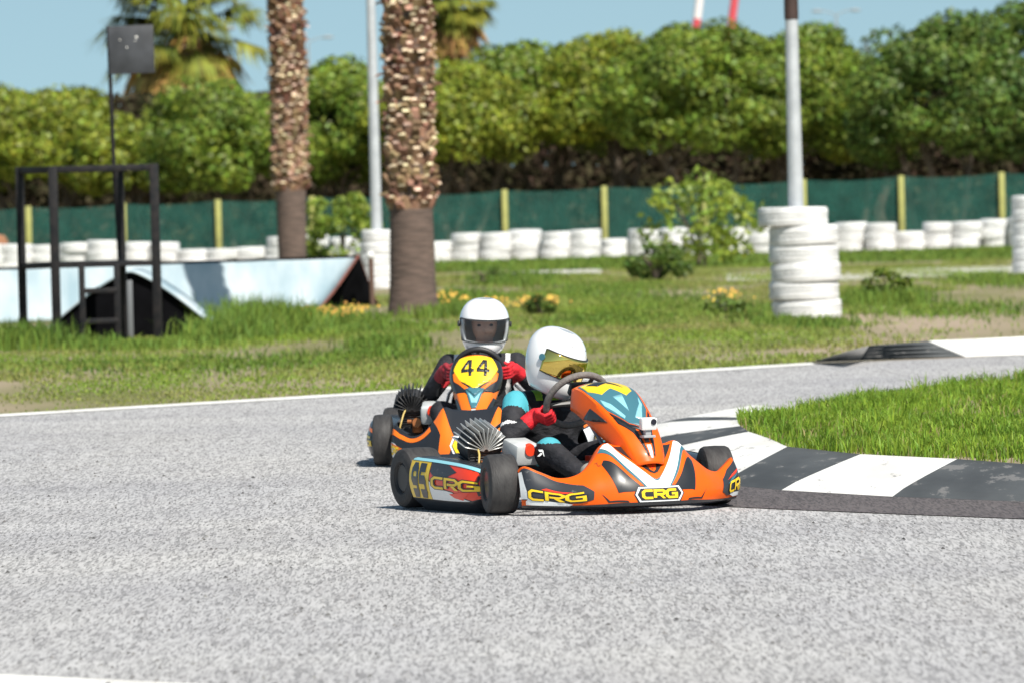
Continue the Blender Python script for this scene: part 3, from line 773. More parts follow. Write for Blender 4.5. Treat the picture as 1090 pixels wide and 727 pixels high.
e0 = [slope(0, g, 0, front) + Vector((.012, -.012, -.005)) for g in gs]; mb.tube(e0, .016, 6)
mb.tube([slope(0, g, 0, back) + Vector((.012, 0, -.005)) for g in gs], .016, 6); mb.build('edge_trim', M_rust, rt)
mb = MB(); mb.tube([(.17, -.3, 0), (.165, -.3, .62)], .032, 10); mb.build('support_post', mat('brown post', (.12, .07, .05), .8), rt)
mb = MB(); mb.ellipsoid((.16, -.3, .615), (.05, .05, .05)); mb.build('post_cap', M_white, rt)
# arched ramp in front of it, hollow end towards the camera filled with painted shade
AD = 76.0
c_ = gx(140, AD); ar = empty('arched_ramp', (c_.x, c_.y, -.02)); tag(ar, 'arched ramp with a shaded hollow end and thin pale lip behind the black stand', 'ramp')
xl, xr, zz = gx(42, AD).x - c_.x, gx(234, AD).x - c_.x, .64
def arch(x): 
    if x < 0: f = x / xl
    else: f = x / xr
    return zz * (1 - f ** 1.32) + .03
XS = [xl + (xr - xl) * i / 48 for i in range(49)]
mb = MB(); mb.grid(lambda x, y: Vector((x, y, arch(x))), XS, [0, .5, 1.0, 1.6]); o_ = mb.build('lip_sheet', M_sheet, ar); sm = o_.modifiers.new('t', 'SOLIDIFY'); sm.thickness = .025; sm.offset = 1
mb = MB(); P_ = [(x, .06, arch(x) - .002) for x in XS] + [(xr, .06, 0), (xl, .06, 0)]; mb.poly(P_); mb.build('end_shade', M_hollow, ar, smooth=0); mb = MB()  # flat black panel painted as the unlit hollow under the arch
mb.poly([(x, 1.55, arch(x) - .002) for x in XS] + [(xr, 1.55, 0), (xl, 1.55, 0)]); mb.build('end_shade', M_hollow, ar, smooth=0)
mb = MB(); mb.box((-.005, .02, .30), (.055, .05, .58), bev=.006); mb.build('brace', mat('grey brace', (.16, .17, .18), .6), ar)
# black steel stand with a board on a pole
SD = 74.4
M_steel = mat('black painted steel', (.010, .011, .013), .6, scale=14, col2=(.024, .021, .021), var=.2, spec=.2)
fl, frr = gx(61, SD), gx(168, SD)
st = empty('marshal_stand', (fl.x, fl.y, -.02)); tag(st, 'black steel marshal stand with a blank square board on its pole', 'stand')
E1 = Vector((frr.x - fl.x, .12, 0)); E2 = Vector((-.385, .85, 0)); HT = 1.76; HM = .775
cr = [Vector((0, 0, 0)), E1, E1 + E2, E2]
for i_, q in enumerate(cr):
    mb = MB(); mb.box((q.x, q.y, HT / 2), (.088 if i_ < 2 else .08, .08, HT), bev=.006); mb.build('leg', M_steel, st)
def rail(a, b, z, hh=.055, nm='rail'):
    mid = (a + b) / 2; dd = b - a; rot = Matrix.Rotation(math.atan2(dd.y, dd.x), 3, 'Z')
    mb = MB(); mb.box((mid.x, mid.y, z), (dd.length - .06, .05, hh), rot, bev=.005); mb.build(nm, M_steel, st)
for i_ in range(4):
    rail(cr[i_], cr[(i_ + 1) % 4], HT - .035, .065); rail(cr[i_], cr[(i_ + 1) % 4], HM, .05)
mid = (cr[0] + cr[1] + cr[2] + cr[3]) / 4
rot = Matrix.Rotation(math.atan2(E1.y, E1.x), 3, 'Z')
mb = MB(); P_ = [cr[0] * .93 + mid * .07, cr[1] * .93 + mid * .07, cr[2] * .93 + mid * .07, cr[3] * .93 + mid * .07]
mb.poly([(p.x, p.y, HM + .03) for p in P_]); mb.poly([(p.x, p.y, HM + .015) for p in reversed(P_)]); mb.build('platform', M_steel, st, smooth=0)
la = Vector((gx(90, SD).x - fl.x, -.18, 0)); lb = Vector((gx(127, SD).x - fl.x, -.12, 0))
for q in (la, lb):
    mb = MB(); mb.box((q.x, q.y, HM / 2), (.06, .045, HM), bev=.005); mb.build('ladder_rail', M_steel, st)
for z_ in (.22, .52): rail(la - Vector((.03, 0, 0)), lb + Vector((.03, 0, 0)), z_, .05, 'rung')
pb = cr[3].lerp(cr[2], 1.0); pt_ = Vector((pb.x - .062 - (HT * 0), pb.y, 0))
zt = At(115, 24, SD).z
mb = MB(); mb.tube([(pb.x - .02, pb.y, HM), (pb.x - .055, pb.y, HT), (pb.x - .075, pb.y, zt)], .02, 10); mb.build('pole', M_steel, st)
mb = MB(); zt2 = At(115, 76, SD).z; bw = 49 / (FPX / SD)
mb.box((pb.x - .075 + bw / 2, pb.y - .03, (zt + zt2) / 2), (bw, .02, zt - zt2), Matrix.Rotation(R(-1.0), 3, 'Y'), bev=.003)
random.seed(3)
for q in range(4):
    a_ = (pb.x - .075 + bw * random.uniform(.1, .75), pb.y - .0425, zt - random.uniform(.0, .26)); rr_ = random.uniform(.004, .014)
    mb.poly([(a_[0] + rr_ * math.cos(t_) * random.uniform(.6, 1.2), a_[1], a_[2] + rr_ * math.sin(t_)) for t_ in [k_ * .785 for k_ in range(8)]], mi=1)
mb.build('board', [mat('charcoal board', (.045, .048, .055), .6, var=.25, scale=6), M_white], st)

# ================================================================== LETTERING
def stroke(pts, hw):
    """mitred polyline as quads that share their edges"""
    pts = [Vector((p[0], p[1])) for p in pts]; L_, R_ = [], []
    n = len(pts)
    for i, p in enumerate(pts):
        d0 = (p - pts[i - 1]).normalized() if i > 0 else None
        d1 = (pts[i + 1] - p).normalized() if i < n - 1 else None
        if d0 is None: d0 = d1; 
        if d1 is None: d1 = d0
        n0, n1 = Vector((-d0.y, d0.x)), Vector((-d1.y, d1.x)); m = (n0 + n1).normalized(); k = hw / max(.4, m.dot(n0))
        L_.append(p + m * k); R_.append(p - m * k)
    return [[L_[i], R_[i], R_[i + 1], L_[i + 1]][::1] for i in range(n - 1)]
GL = {
    'C': [[(1, 1), (.22, 1), (0, .78), (0, .22), (.22, 0), (1, 0)]],
    'R': [[(0, 0), (0, 1), (.8, 1), (1, .82), (1, .62), (.8, .46), (.16, .46)]],
    'G': [[(1, 1), (.22, 1), (0, .78), (0, .22), (.22, 0), (1, 0), (1, .5), (.5, .5)]],
    '9': [[(.84, .46), (.2, .46), (0, .6), (0, .86), (.2, 1), (.8, 1), (1, .86), (1, .14), (.8, 0), (0, 0)]],
    '5': [[(1, 1), (0, 1), (0, .54), (.8, .54), (1, .40), (1, .14), (.8, 0), (0, 0)]],
}
def glyph(ch, x, y, w, h, hw=.13):
    P = []
    if ch == '4':
        P = [[(.58, 0), (.82, 0), (.82, .22), (.58, .22)], [(.58, .22), (1.0, .22), (1.0, .40), (.58, .40)], [(0, .22), (.58, .22), (.58, .40), (.24, .40), (0, .36)][:4] + [(0, .40)],
             [(0, .40), (.24, .40), (.58, .76), (.58, 1.0), (.5, 1.0)], [(.58, .40), (.82, .40), (.82, 1), (.58, 1)]]
    else:
        for s_ in GL[ch]: P += stroke(s_, hw)
        if ch == 'R': P.append([(.42, .325), (.74, .325), (1.10, -.12), (.78, -.12)])
    return [[(x + p[0] * w, y + p[1] * h) for p in q] for q in P]
def word(txt, x, y, w, h, gap=.28, hw=.13, shear=0.0):
    P = []; n = len(txt); cw = w / (n + (n - 1) * gap)
    for i, ch in enumerate(txt): P += glyph(ch, x + i * cw * (1 + gap), y, cw, h, hw)
    return [[(p[0] + shear * (p[1] - y), p[1]) for p in q] for q in P]
def ov(cx, cy, rx, ry, n=20): return [(cx + rx * math.cos(6.2832 * k / n), cy + ry * math.sin(6.2832 * k / n)) for k in range(n)]
def hexa(cx, cy, rx, ry, c=.25): return [(cx - rx, cy), (cx - rx * (1 - c), cy - ry), (cx + rx * (1 - c), cy - ry), (cx + rx, cy), (cx + rx * (1 - c), cy + ry), (cx - rx * (1 - c), cy + ry)]
def flipx(P): return [[(-p[0], p[1]) for p in q][::-1] for q in P]

# ================================================================== KARTS
M_or = mat('orange bodywork', (.82, .112, .004), .38, coat=.15, spec=.25, var=.06, scale=9, chips=(.20, .045, .012), chip_scale=11, chip_at=.635)
M_or2 = mat('orange yellow bodywork', (.82, .17, .008), .34, coat=.25)
M_blk = mat('black bodywork', (.018, .019, .022), .35, coat=.3)
M_gry = mat('dark grey sticker', (.032, .034, .040), .4, coat=.2, chips=(.11, .11, .11), chip_scale=18, chip_at=.61)
M_wst = mat('white sticker', (.80, .82, .82), .35, coat=.2, chips=(.35, .34, .33), chip_scale=16, chip_at=.62)
M_yst = mat('yellow sticker', (.88, .58, .012), .35, coat=.3)
M_tst = mat('teal sticker', (.05, .16, .20), .35, coat=.3)
M_bst = mat('pale blue sticker', (.25, .55, .62), .35, coat=.3)
M_red = mat('red orange sticker', (.85, .05, .015), .35, coat=.3)
BODY = [M_or, M_blk, M_gry, M_wst, M_yst, M_tst, M_bst, M_red, M_or2]
OR, BK, GY, WH, YE, TE, BL, RE, O2 = range(9)
M_rub = mat('slick rubber', (.030, .028, .028), .62, scale=14, col2=(.048, .046, .045), var=.2, stretch=(4, 1, 1), bump=.15, spec=.35)
M_rim = mat('dark wheel rim', (.03, .03, .032), .35, metal=.6)
M_alu = mat('bare aluminium', (.62, .62, .62), .35, metal=.9, scale=20, col2=(.48, .48, .48))
M_tub = mat('chassis tube', (.30, .30, .31), .35, metal=.7)
M_plk = mat('black plastic', (.02, .02, .021), .5)
M_eng = mat('engine casting', (.05, .05, .052), .5, metal=.4, var=.3, scale=30)
M_fin = mat('cooling fin', (.60, .60, .58), .35, metal=.6)
M_cop = mat('copper brown carb', (.42, .15, .05), .4, metal=.5)
M_box = mat('pale grey plastic', (.50, .52, .52), .45, var=.1, scale=20)
M_rdot = mat('red intake', (.85, .06, .02), .4)
M_ring = mat('grey grip suede', (.16, .145, .135), .85, bump=.3, scale=60, var=.15)
M_hub = mat('steering hub', (.03, .03, .03), .4)

NT = [0, .25, .5, .75, .9, 1.0]; NX = [0, .155, .315, .46, .53, .55]; NY = [.985, .97, .89, .77, .71, .66]
TT = [0, .20, .30, .40, .52, .66, .80, .92, 1.0]; TZ = [.300, .308, .318, .245, .185, .168, .200, .225, .20]
def nose_fn(u, v):
    t_ = abs(u); s_ = 1 if u >= 0 else -1
    x, y = crom(NT, NX, t_), crom(NT, NY, t_)
    zt = crom(TT, TZ, t_); lean = crom([0, .3, .5, 1], [.20, .17, .07, .03], t_)
    if v <= 1:
        q = max(v, 0); z = .035 + (zt - .035) * v; yy = y - lean * q ** 1.7 + .022 * math.sin(math.pi * min(1, q))
        x *= 1 + .02 * math.sin(math.pi * min(1, q))
    else:
        q = (v - 1) / .2; z = zt - .02 * q * q; yy = y - lean - .06 * q
    if v < 0: yy = y + .18 * v; z = .035 + .03 * v
    return Vector((s_ * x, yy, z))
NV = [0, .12, .3, .5, .68, .84, .95, 1.0]
PV = [0, .12, .28, .42, .58, .75, .9, 1.0]
PYs1 = [.27, .34, .46, .57, .70, .82, .90, .93]; PZs1 = [.555, .588, .578, .535, .46, .375, .285, .225]
PWs1 = [.105, .128, .135, .128, .112, .095, .08, .066]
PY2 = [.33, .35, .39, .43, .485, .56, .65, .71]; PZ2 = [.585, .572, .525, .475, .41, .335, .265, .215]; PW2 = [.098, .125, .138, .132, .108, .082, .068, .060]
def panel_fn(u, v, k=1):
    PYs, PZs, PWs = (PYs1, PZs1, PWs1) if k == 1 else (PY2, PZ2, PW2)
    y, z, w_ = crom(PV, PYs, v), crom(PV, PZs, v), crom(PV, PWs, v)
    e = .01; dy, dz = crom(PV, PYs, min(1, v + e)) - crom(PV, PYs, max(0, v - e)), crom(PV, PZs, min(1, v + e)) - crom(PV, PZs, max(0, v - e))
    l = math.hypot(dy, dz) or 1; ny, nz2 = -dz / l, dy / l
    a = abs(u); s_ = 1 if u >= 0 else -1
    fl = crom([0, .25, .5, .75, 1], [.085, .105, .11, .085, .04] if k == 1 else [.03, .05, .05, .05, .04], v)
    if a <= .7: x, dn = w_ * a / .7, .026 * (a / .7) ** 2.2
    else: q = (a - .7) / .3; x, dn = w_ + .018 * math.sin(q * 1.57), .026 + fl * q
    return Vector((s_ * x, y - ny * dn, z - nz2 * dn))
def pod_fn(s_, v, side=1):
    y = -.335 + .74 * s_
    x = crom([0, .15, .6, .88, 1], [.660, .665, .662, .635, .56], s_)
    zt = crom([0, .5, .85, 1], [.240, .228, .205, .165], s_); zb = crom([0, .8, 1], [.055, .05, .075], s_)
    z = zb + (zt - zb) * min(v, 1); x2 = x - .012 + .022 * math.sin(math.pi * min(1, max(0, v)))
    if v > 1: x2 -= .16 * (v - 1) / .3; z += .012 * math.sin((v - 1) / .3 * 3.1)
    if v < 0: x2 += .2 * v
    return Vector((side * x2, y, z))
def lin(a, b, n): return [a + (b - a) * i / n for i in range(n + 1)]

def make_nose(k, root):
    mb = MB(); fn = nose_fn; mir = lambda s_, v: nose_fn(-s_, v)
    mb.grid(fn, lin(-1, 1, 96), lin(.0, 1, 24) + [1.05, 1.1, 1.15, 1.2], mi=OR if k == 1 else BK)
    D = lambda P, mi, ly=0: mb.decal(mir, P, mi, ly, step=.03)
    both = lambda P: P + flipx(P)
    if k == 1:
        D(both([[(-.36, .99), (-.31, .99), (-.03, .47), (0, .44), (0, .30), (-.10, .30), (-.20, .55)]]), TE, 0)
        D(both([[(-.335, .985), (-.27, .985), (-.02, .43), (0, .41), (0, .31), (-.09, .31), (-.18, .56)]]), WH, 1)
        D(both([[(-.365, .80), (-.345, .82), (-.215, .50), (-.11, .26), (-.31, .22)]]), BK, 0)
        D(both([[(-.24, .965), (-.13, .99), (-.02, .60), (0, .57), (0, .54), (-.03, .56)]]), BK, 0)
        D(both([[(-.10, .99), (-.085, .99), (0, .64), (0, .60)]]), RE, 0)
        D(both([[(-.42, .30), (-.38, .08), (-.24, .06), (-.25, .09), (-.37, .11)]]), BK, 0)
        D([hexa(0, .185, .205, .145, .16)], BK, 0); D([hexa(0, .185, .195, .125, .16)], WH, 1); D([hexa(0, .185, .18, .10, .16)], BK, 2)
        D(word('CRG', -.135, .125, .27, .12, .25, .16), YE, 3)
        mb.grid(lambda u, v: fn(u, v) + Vector((0, .0015 if v > -.3 else 0, 0)), lin(-1, 1, 60), [-.45, -.2, 0, .03, .055], mi=BK)
        # wings
        wing = [(-.985, .97), (-.90, .95), (-.76, .93), (-.64, .84), (-.52, .66), (-.46, .40), (-.47, .20), (-.56, .12), (-.985, .20)]
        D([wing], GY, 0); D(flipx([[(-.985, .95), (-.90, .93), (-.76, .88), (-.66, .72), (-.62, .30), (-.70, .14), (-.985, .18)]]), GY, 0)
        D([[(-.998, .95), (-.955, .90), (-.94, .60), (-.90, .20), (-.998, .24)]], WH, 1)
        D([[(-.94, .16), (-.90, .24), (-.66, .16), (-.60, .10), (-.62, .05), (-.94, .07)]], WH, 1)
        D([[(-.80, .50), (-.76, .56), (-.60, .50), (-.54, .42), (-.62, .46)]], RE, 1)
        D(word('CRG', -.895, .22, .37, .22, .22, .20), BK, 2); D(word('CRG', -.895, .22, .37, .22, .22, .115), YE, 3)
        D(word('CRG', .72, .26, .24, .25, .22, .20, .06), BK, 2); D(word('CRG', .72, .26, .24, .25, .22, .125, .06), YE, 3)
        D([[(.74, .16), (.76, .21), (.96, .17), (.97, .10), (.8, .08)]], WH, 1)
        D([[(.72, .62), (.80, .70), (.93, .74), (.86, .66)]], RE, 1); D([[(.70, .50), (.78, .62), (.90, .66), (.80, .56)]], TE, 2)
    else:
        D(both([[(-.40, .98), (-.30, .99), (-.16, .45), (-.22, .12), (-.34, .12), (-.31, .5)]]), O2, 0)
        D(both([[(-.98, .92), (-.80, .86), (-.60, .90), (-.44, .97), (-.42, .80), (-.60, .74), (-.80, .72), (-.98, .74)]]), O2, 0)
        D([hexa(0, .30, .21, .19, .2)], WH, 1); D([hexa(0, .30, .19, .155, .2)], BK, 2); D([hexa(0, .30, .18, .14, .2)], YE, 3)
        D(word('CRG', -.12, .22, .24, .15, .25, .15), BK, 4)
        D(both([[(-.99, .55), (-.86, .50), (-.72, .24), (-.86, .08), (-.99, .10)]]), WH, 0)
        D(both([[(-.98, .52), (-.88, .48), (-.70, .40), (-.60, .26), (-.84, .33)]]), O2, 1)
        D(word('CRG', -.955, .2, .15, .2, .22, .16), YE, 2); D(word('CRG', .80, .2, .15, .2, .22, .16), YE, 2)
    nf = mb.build('nose_fairing', BODY, root, smooth=.9)
    if k == 2: nf.scale = (.86, 1, 1)

def make_panel(k, root):
    mb = MB(); pf = lambda u, v: panel_fn(u, v, k); mir = lambda s_, v: panel_fn(-s_, v, k)
    mb.grid(pf, lin(-1, 1, 40), lin(0, 1, 44), mi=OR if k == 1 else O2)
    D = lambda P, mi, ly=0: mb.decal(mir, P, mi, ly, step=.04, flip=-1)
    both = lambda P: P + flipx(P)
    if k == 1:
        D([[(-.64, .19), (-.66, .34), (-.60, .54), (-.30, .68), (0, .72), (.30, .68), (.60, .54), (.66, .34), (.64, .19), (0, .15)]], TE, 0)
        D([[(-.60, .21), (-.62, .33), (-.40, .40), (-.05, .34), (.22, .43), (.50, .36), (.58, .22), (.2, .18)]], YE, 1)
        D([[(-.50, .24), (-.30, .30), (.0, .25), (.30, .33), (.10, .22), (-.2, .21)]], BK, 2)
        D([[(-.58, .50), (-.34, .64), (-.26, .62), (-.40, .50), (-.56, .44)], [(.0, .64), (.45, .50), (.56, .42), (.54, .50), (.2, .66)], [(-.2, .44), (.1, .42), (-.05, .58)]], BL, 1)
        D([[(-.60, .56), (-.32, .69), (0, .73), (.32, .69), (.60, .56), (.60, .59), (.32, .72), (0, .76), (-.32, .72), (-.60, .59)]], BK, 1)
        D(both([[(-.60, .60), (-.22, .74), (-.10, .94), (-.16, .95), (-.36, .76), (-.60, .66)]]), BK, 0)
        D([[(-.12, .72), (.12, .72), (.08, .84), (-.08, .84)]], BK, 0); D([[(-.09, .86), (.09, .86), (.05, .96), (-.05, .96)]], WH, 0)
        D(both([[(-.99, .40), (-.80, .43), (-.76, .60), (-.90, .50)]]), BK, 0)
    else:
        D([[(-.98, .01), (-.99, .50), (-.72, .60), (-.40, .62), (0, .74), (.40, .62), (.72, .60), (.99, .50), (.98, .01)]], BK, 0)
        D([[(-.66, .30), (-.50, .06), (.50, .06), (.66, .30), (.50, .47), (0, .60), (-.50, .47)]], YE, 1)
        D(word('44', -.42, .42, .84, -.25, .22), BK, 2)
        D([[(-.56, .045), (-.52, .012), (.52, .012), (.56, .045)]], O2, 1)
        D(both([[(-.69, .36), (-.62, .34), (-.46, .50), (-.05, .63), (-.05, .66), (-.40, .58), (-.69, .46)]]), O2, 1)
        D([[(-.36, .58), (0, .68), (.36, .58), (.24, .74), (.12, .82), (-.12, .82), (-.24, .74)]], TE, 2)
        D([[(-.26, .63), (0, .71), (.26, .63), (.14, .76), (-.14, .76)]], BL, 3)
        D([[(-.13, .83), (.13, .83), (.0, .97)]], WH, 1)
        D(both([[(-.99, .62), (-.80, .64), (-.66, .80), (-.70, .98), (-.99, .98)]]), BK, 0)
    o = mb.build('front_panel', BODY, root, smooth=.9)
    sm = o.modifiers.new('t', 'SOLIDIFY'); sm.thickness = .004; sm.offset = -1
    return o

def make_pod(k, side, root):
    mb = MB(); fn = lambda s_, v: pod_fn(s_, v, side)
    mb.grid(fn, lin(0, 1, 36), [-.5, -.25] + lin(0, 1, 14) + [1.1, 1.2, 1.3], mi=BK)
    # text reads left to right seen from outside
    dfn = fn if side > 0 else (lambda s_, v: pod_fn(1 - s_, v, side))
    D = lambda P, mi, ly=0: mb.decal(dfn, P, mi, ly, step=.05)
    if k == 1:
        D([[(.325, .53), (.44, .37), (.64, .29), (.85, .035), (.92, .05), (.985, .25), (.985, .72), (.90, .97), (.62, .99), (.325, .99)]], RE, -.6)
        D([[(.33, .99), (.56, .99), (.70, .82), (.58, .66), (.40, .62), (.33, .74)]], GY, 0)
        D([[(.02, .985), (.97, .985), (.97, 1.04), (.02, 1.04)]], BL, 1)
        D([[(.005, .03), (.32, .03), (.32, .98), (.005, .98)]], YE, 0)
        D(word('95', .062, .16, .205, .66, .50, .17), BK, 1)
        D([[(.325, .03), (.325, .50), (.44, .345), (.64, .265), (.83, .03)]], WH, 0)
        pass
        D([[(.60, .22), (.80, .30), (.86, .30), (.76, .06), (.66, .12)]], RE, 1)
        D(word('CRG', .385, .36, .535, .25, .22, .21), BK, 2); D(word('CRG', .385, .36, .535, .25, .22, .115), YE, 3)
    else:
        D([[(.05, .2), (.3, .2), (.4, .8), (.05, .8)]], WH, 0); D(word('CRG', .45, .35, .45, .3, .22, .13), YE, 1)
        D([[(.1, .85), (.9, .85), (.95, .97), (.1, .97)]], O2, 0)
    mb.build('side_pod', BODY, root, smooth=.9)

def make_tyre(x, y, Rr, wd, root, steer=0.0, side=1):
    m = Matrix.Translation((x, y, Rr)) @ Matrix.Rotation(steer, 4, 'Z')
    ri = .066; hw = wd / 2
    prof = [(-hw * .80, ri), (-hw * .97, ri + .012), (-hw * 1.0, (Rr + ri) / 2), (-hw * .97, Rr - .022), (-hw * .88, Rr - .008), (-hw * .70, Rr - .002), (0, Rr), (hw * .70, Rr - .002), (hw * .88, Rr - .008), (hw * .97, Rr - .022), (hw, (Rr + ri) / 2), (hw * .97, ri + .012), (hw * .80, ri)]
    mb = MB(); mb.lathe(prof, 48, m, closed=True); t_ = mb.build('tyre', M_rub, root, smooth=.6)
    mb = MB()
    o = side
    rp = [(hw * .86 * o, ri + .004), (hw * .90 * o, ri - .002), (hw * .80 * o, ri - .010), (hw * .30 * o, ri - .016), (hw * .22 * o, .03), (hw * .5 * o, .026), (hw * .52 * o, .012), (hw * .52 * o, .002)]
    mb.lathe(rp, 32, m)
    mb.lathe([(-hw * .86 * o, ri + .004), (-hw * .8 * o, ri - .010), (-hw * .2 * o, ri - .016), (-hw * .15 * o, .004)], 32, m)
    mb.build('rim', M_rim, t_)
    mb = MB()
    for q in range(5):
        a = 6.283 * q / 5; mb.tube([m @ Vector((hw * .22 * o, .042 * math.cos(a), .042 * math.sin(a))), m @ Vector((hw * .34 * o, .042 * math.cos(a), .042 * math.sin(a)))], .007, 6)
    mb.build('wheel_nut', M_alu, t_)
    return t_

def make_kart(k, loc, rz, label):
    root = empty('racing_kart', loc, rz); tag(root, label, 'kart', 'racing karts')
    make_nose(k, root); make_panel(k, root); make_pod(k, 1, root); make_pod(k, -1, root)
    st_ = R(-13) if k == 1 else R(2)
    make_tyre(.58 if k == 1 else .545, .49, .140, .145 if k == 1 else .115, root, st_, 1); make_tyre(-.535, .49, .138, .14 if k == 1 else .115, root, st_, -1)
    make_tyre(.555 if k == 1 else .54, -.49, .144, .185, root, 0, 1); make_tyre(-.555, -.49, .144, .185, root, 0, -1)
    # tubular frame
    mb = MB()
    for s_ in (1, -1):
        mb.tube([(s_ * .30, -.70, .075), (s_ * .31, -.3, .07), (s_ * .30, .1, .07), (s_ * .22, .42, .07), (s_ * .16, .78, .07)], .015, 10)
        mb.tube([(s_ * .30, .30, .072), (s_ * .47, .46, .10)], .015, 10)
        mb.tube([(s_ * .47, .44, .13), (s_ * .53, .49, .13)], .022, 10)
        mb.tube([(s_ * .30, -.22, .08), (s_ * .58, -.24, .11), (s_ * .60, .3, .11), (s_ * .30, .26, .08)], .010, 8)
        mb.tube([(s_ * .30, -.30, .09), (s_ * .22, -.34, .36), (s_ * .18, -.30, .40)], .009, 8)
        mb.tube([(s_ * .14, .78, .08), (s_ * .24, .86, .09), (s_ * .40, .72, .10)], .010, 8)
    for y_, x_ in ((-.66, .31), (.12, .30), (.44, .22), (.78, .16)): mb.bar((-x_, y_, .07), (x_, y_, .07), .014)
    mb.tube([(-.22, .80, .19), (-.12, .86, .20), (.12, .86, .20), (.22, .80, .19)], .009, 8)
    mb.build('tube_frame', M_tub, root)
    mb = MB(); mb.bar((-.50, -.49, .139), (.50, -.49, .139), .020, 14); mb.build('rear_axle', M_tub, root)
    mb = MB(); mb.bar((.10, -.49, .139), (.118, -.49, .139), .085, 28); mb.build('brake_disc', M_alu, root)
    mb = MB(); mb.box((0, .40, .058), (.40, .78, .006)); mb.build('floor_tray', M_alu, root)
    # rear bumper, low and full width
    mb = MB(); mb.grid(lambda u, v: Vector((.60 * u, -.70 - .04 * math.cos(u * 1.5) * math.sin(v * 3.14) + .05 * abs(u) ** 4, .09 + .15 * v)), lin(-1, 1, 24), lin(0, 1, 6))
    o = mb.build('rear_bumper', M_blk, root); sm = o.modifiers.new('t', 'SOLIDIFY'); sm.thickness = .05
    # seat shell
    def seat(u, v):      # u across, v from front lip to backrest top
        yy = crom([0, .3, .5, .75, 1], [.10, -.08, -.22, -.30, -.37], v); zz_ = crom([0, .3, .5, .75, 1], [.17, .10, .13, .30, .47], v)
        w_ = crom([0, .4, .7, 1], [.15, .19, .20, .15], v)
        return Vector((w_ * math.sin(u * 1.5), yy + .10 * abs(u) ** 3 * (v > .3) * min(1, (v - .3) * 3) if v > .3 else yy, zz_ + .11 * abs(u) ** 3 * (1 - v)))
    mb = MB(); mb.grid(seat, lin(-1, 1, 20), lin(0, 1, 20)); o = mb.build('seat', M_plk, root); sm = o.modifiers.new('t', 'SOLIDIFY'); sm.thickness = .008
    # steering
    wc = Vector((0, .12, .50)) if k == 1 else Vector((0, .14, .47)); e1 = Vector((1, 0, 0)); e2 = Vector((0, .60, .80)) if k == 1 else Vector((0, .35, .937)); rr_ = .152
    sa = R(20) if k == 1 else 0
    mb = MB(); mb.tube([wc + (e1 * math.cos(a) + e2 * math.sin(a)) * rr_ * (1 if math.sin(a) > -.75 else .97) for a in [6.2832 * q / 48 for q in range(48)]], .0165, 12, closed=True)
    sw = mb.build('steering_wheel', M_ring if k == 1 else M_plk, root)
    mb = MB(); nn = e1.cross(e2).normalized()
    for a in (R(90) + sa, R(210) + sa, R(330) + sa):
        d_ = e1 * math.cos(a) + e2 * math.sin(a); mb.tube([wc - nn * .02, wc + d_ * .08 - nn * .008, wc + d_ * .145], [.02, .013, .010], 8)
    mb.bar(wc - nn * .035, wc + nn * .006, .038, 16); mb.build('spokes', M_hub, sw)
    mb = MB(); mb.box(wc + e2 * .062 + nn * .012, (.10, .028, .065), Matrix((e1, -nn, e2)).transposed(), bev=.006); mb.build('dash_display', M_plk, sw)
    mb = MB(); mb.tube([wc - nn * .03, (0, .50, .22), (0, .70, .10)], .010, 10); mb.bar((-.10, .52, .16), (0, .5, .22), .006); mb.bar((.10, .52, .16), (0, .5, .22), .006)
    mb.bar((-.46, .50, .13), (0, .64, .12), .007); mb.bar((.46, .50, .13), (0, .64, .12), .007); mb.build('steering_column', M_tub, root)
    # pedals, tank
    for s_ in (1, -1):
        mb = MB(); mb.tube([(s_ * .13, .72, .07), (s_ * .13, .76, .16), (s_ * .13, .75, .22)], .007, 8); mb.bar((s_ * .13 - .04, .755, .19), (s_ * .13 + .04, .755, .19), .008); mb.build('pedal', M_alu, root)
    mb = MB(); mb.box((0, .27, .15), (.20, .20, .14), bev=.03); ft = mb.build('fuel_tank', mat('milky tank', (.20, .18, .15), .45), root)
    mb = MB(); mb.bar((0, .27, .21), (0, .27, .245), .032, 14); mb.build('tank_cap', M_rdot, ft)
    mb = MB(); mb.box((.17, .36, .20), (.05, .10, .05), bev=.01); mb.box((.12, .47, .17), (.05, .07, .06), bev=.01); mb.build('brake_cylinder', M_rdot, root)
    mb = MB(); mb.tube([(.10, .30, .24), (.17, .34, .27), (.18, .46, .22), (.10, .6, .14)], .006, 6); mb.tube([(-.08, .2, .25), (-.16, .34, .3), (-.2, .5, .2)], .006, 6); mb.tube([(.21, .52, .10), (.27, .35, .16), (.30, .15, .20)], .007, 6); mb.build('brake_line', M_alu, root)
    # engine on the driver's right
    er = empty('engine', (.415, -.14, 0)); er.parent = root
    mb = MB(); mb.box((0, 0, .13), (.15, .20, .13), bev=.025); mb.bar((-.09, -.01, .13), (.09, -.01, .13), .062, 20); mb.bar((.07, -.02, .13), (.10, -.02, .13), .05, 20); mb.bar((-.12, 0, .12), (-.085, 0, .12), .045, 18)
    mb.build('crankcase', M_eng, er)
    mb = MB(); ax = Vector((0, .30, .95)).normalized(); c0 = Vector((0, .02, .19))
    sd_ = Vector((1, 0, 0)); fw_ = ax.cross(sd_)
    mb.tube([c0, c0 + ax * .10], .045, 18)
    for q in range(7):
        c = c0 + ax * (.012 + .0135 * q); mb.box(c, (.145, .135, .005), Matrix((sd_, -fw_, ax)).transposed(), bev=.0015, seg=1)
    mb.build('cylinder', M_eng, er)
    mb = MB(); c1 = c0 + ax * .112
    fins = MB()
    for q in range(13):                                   # fanned head fins
        a = R(-78 + 13 * q); dr = (sd_ * math.sin(a) + ax * math.cos(a)); rot = Matrix((dr.cross(-fw_), -fw_, dr)).transposed()
        fins.box(c1 + dr * .063, (.0045, .16, .105), rot, bev=.001, seg=1)
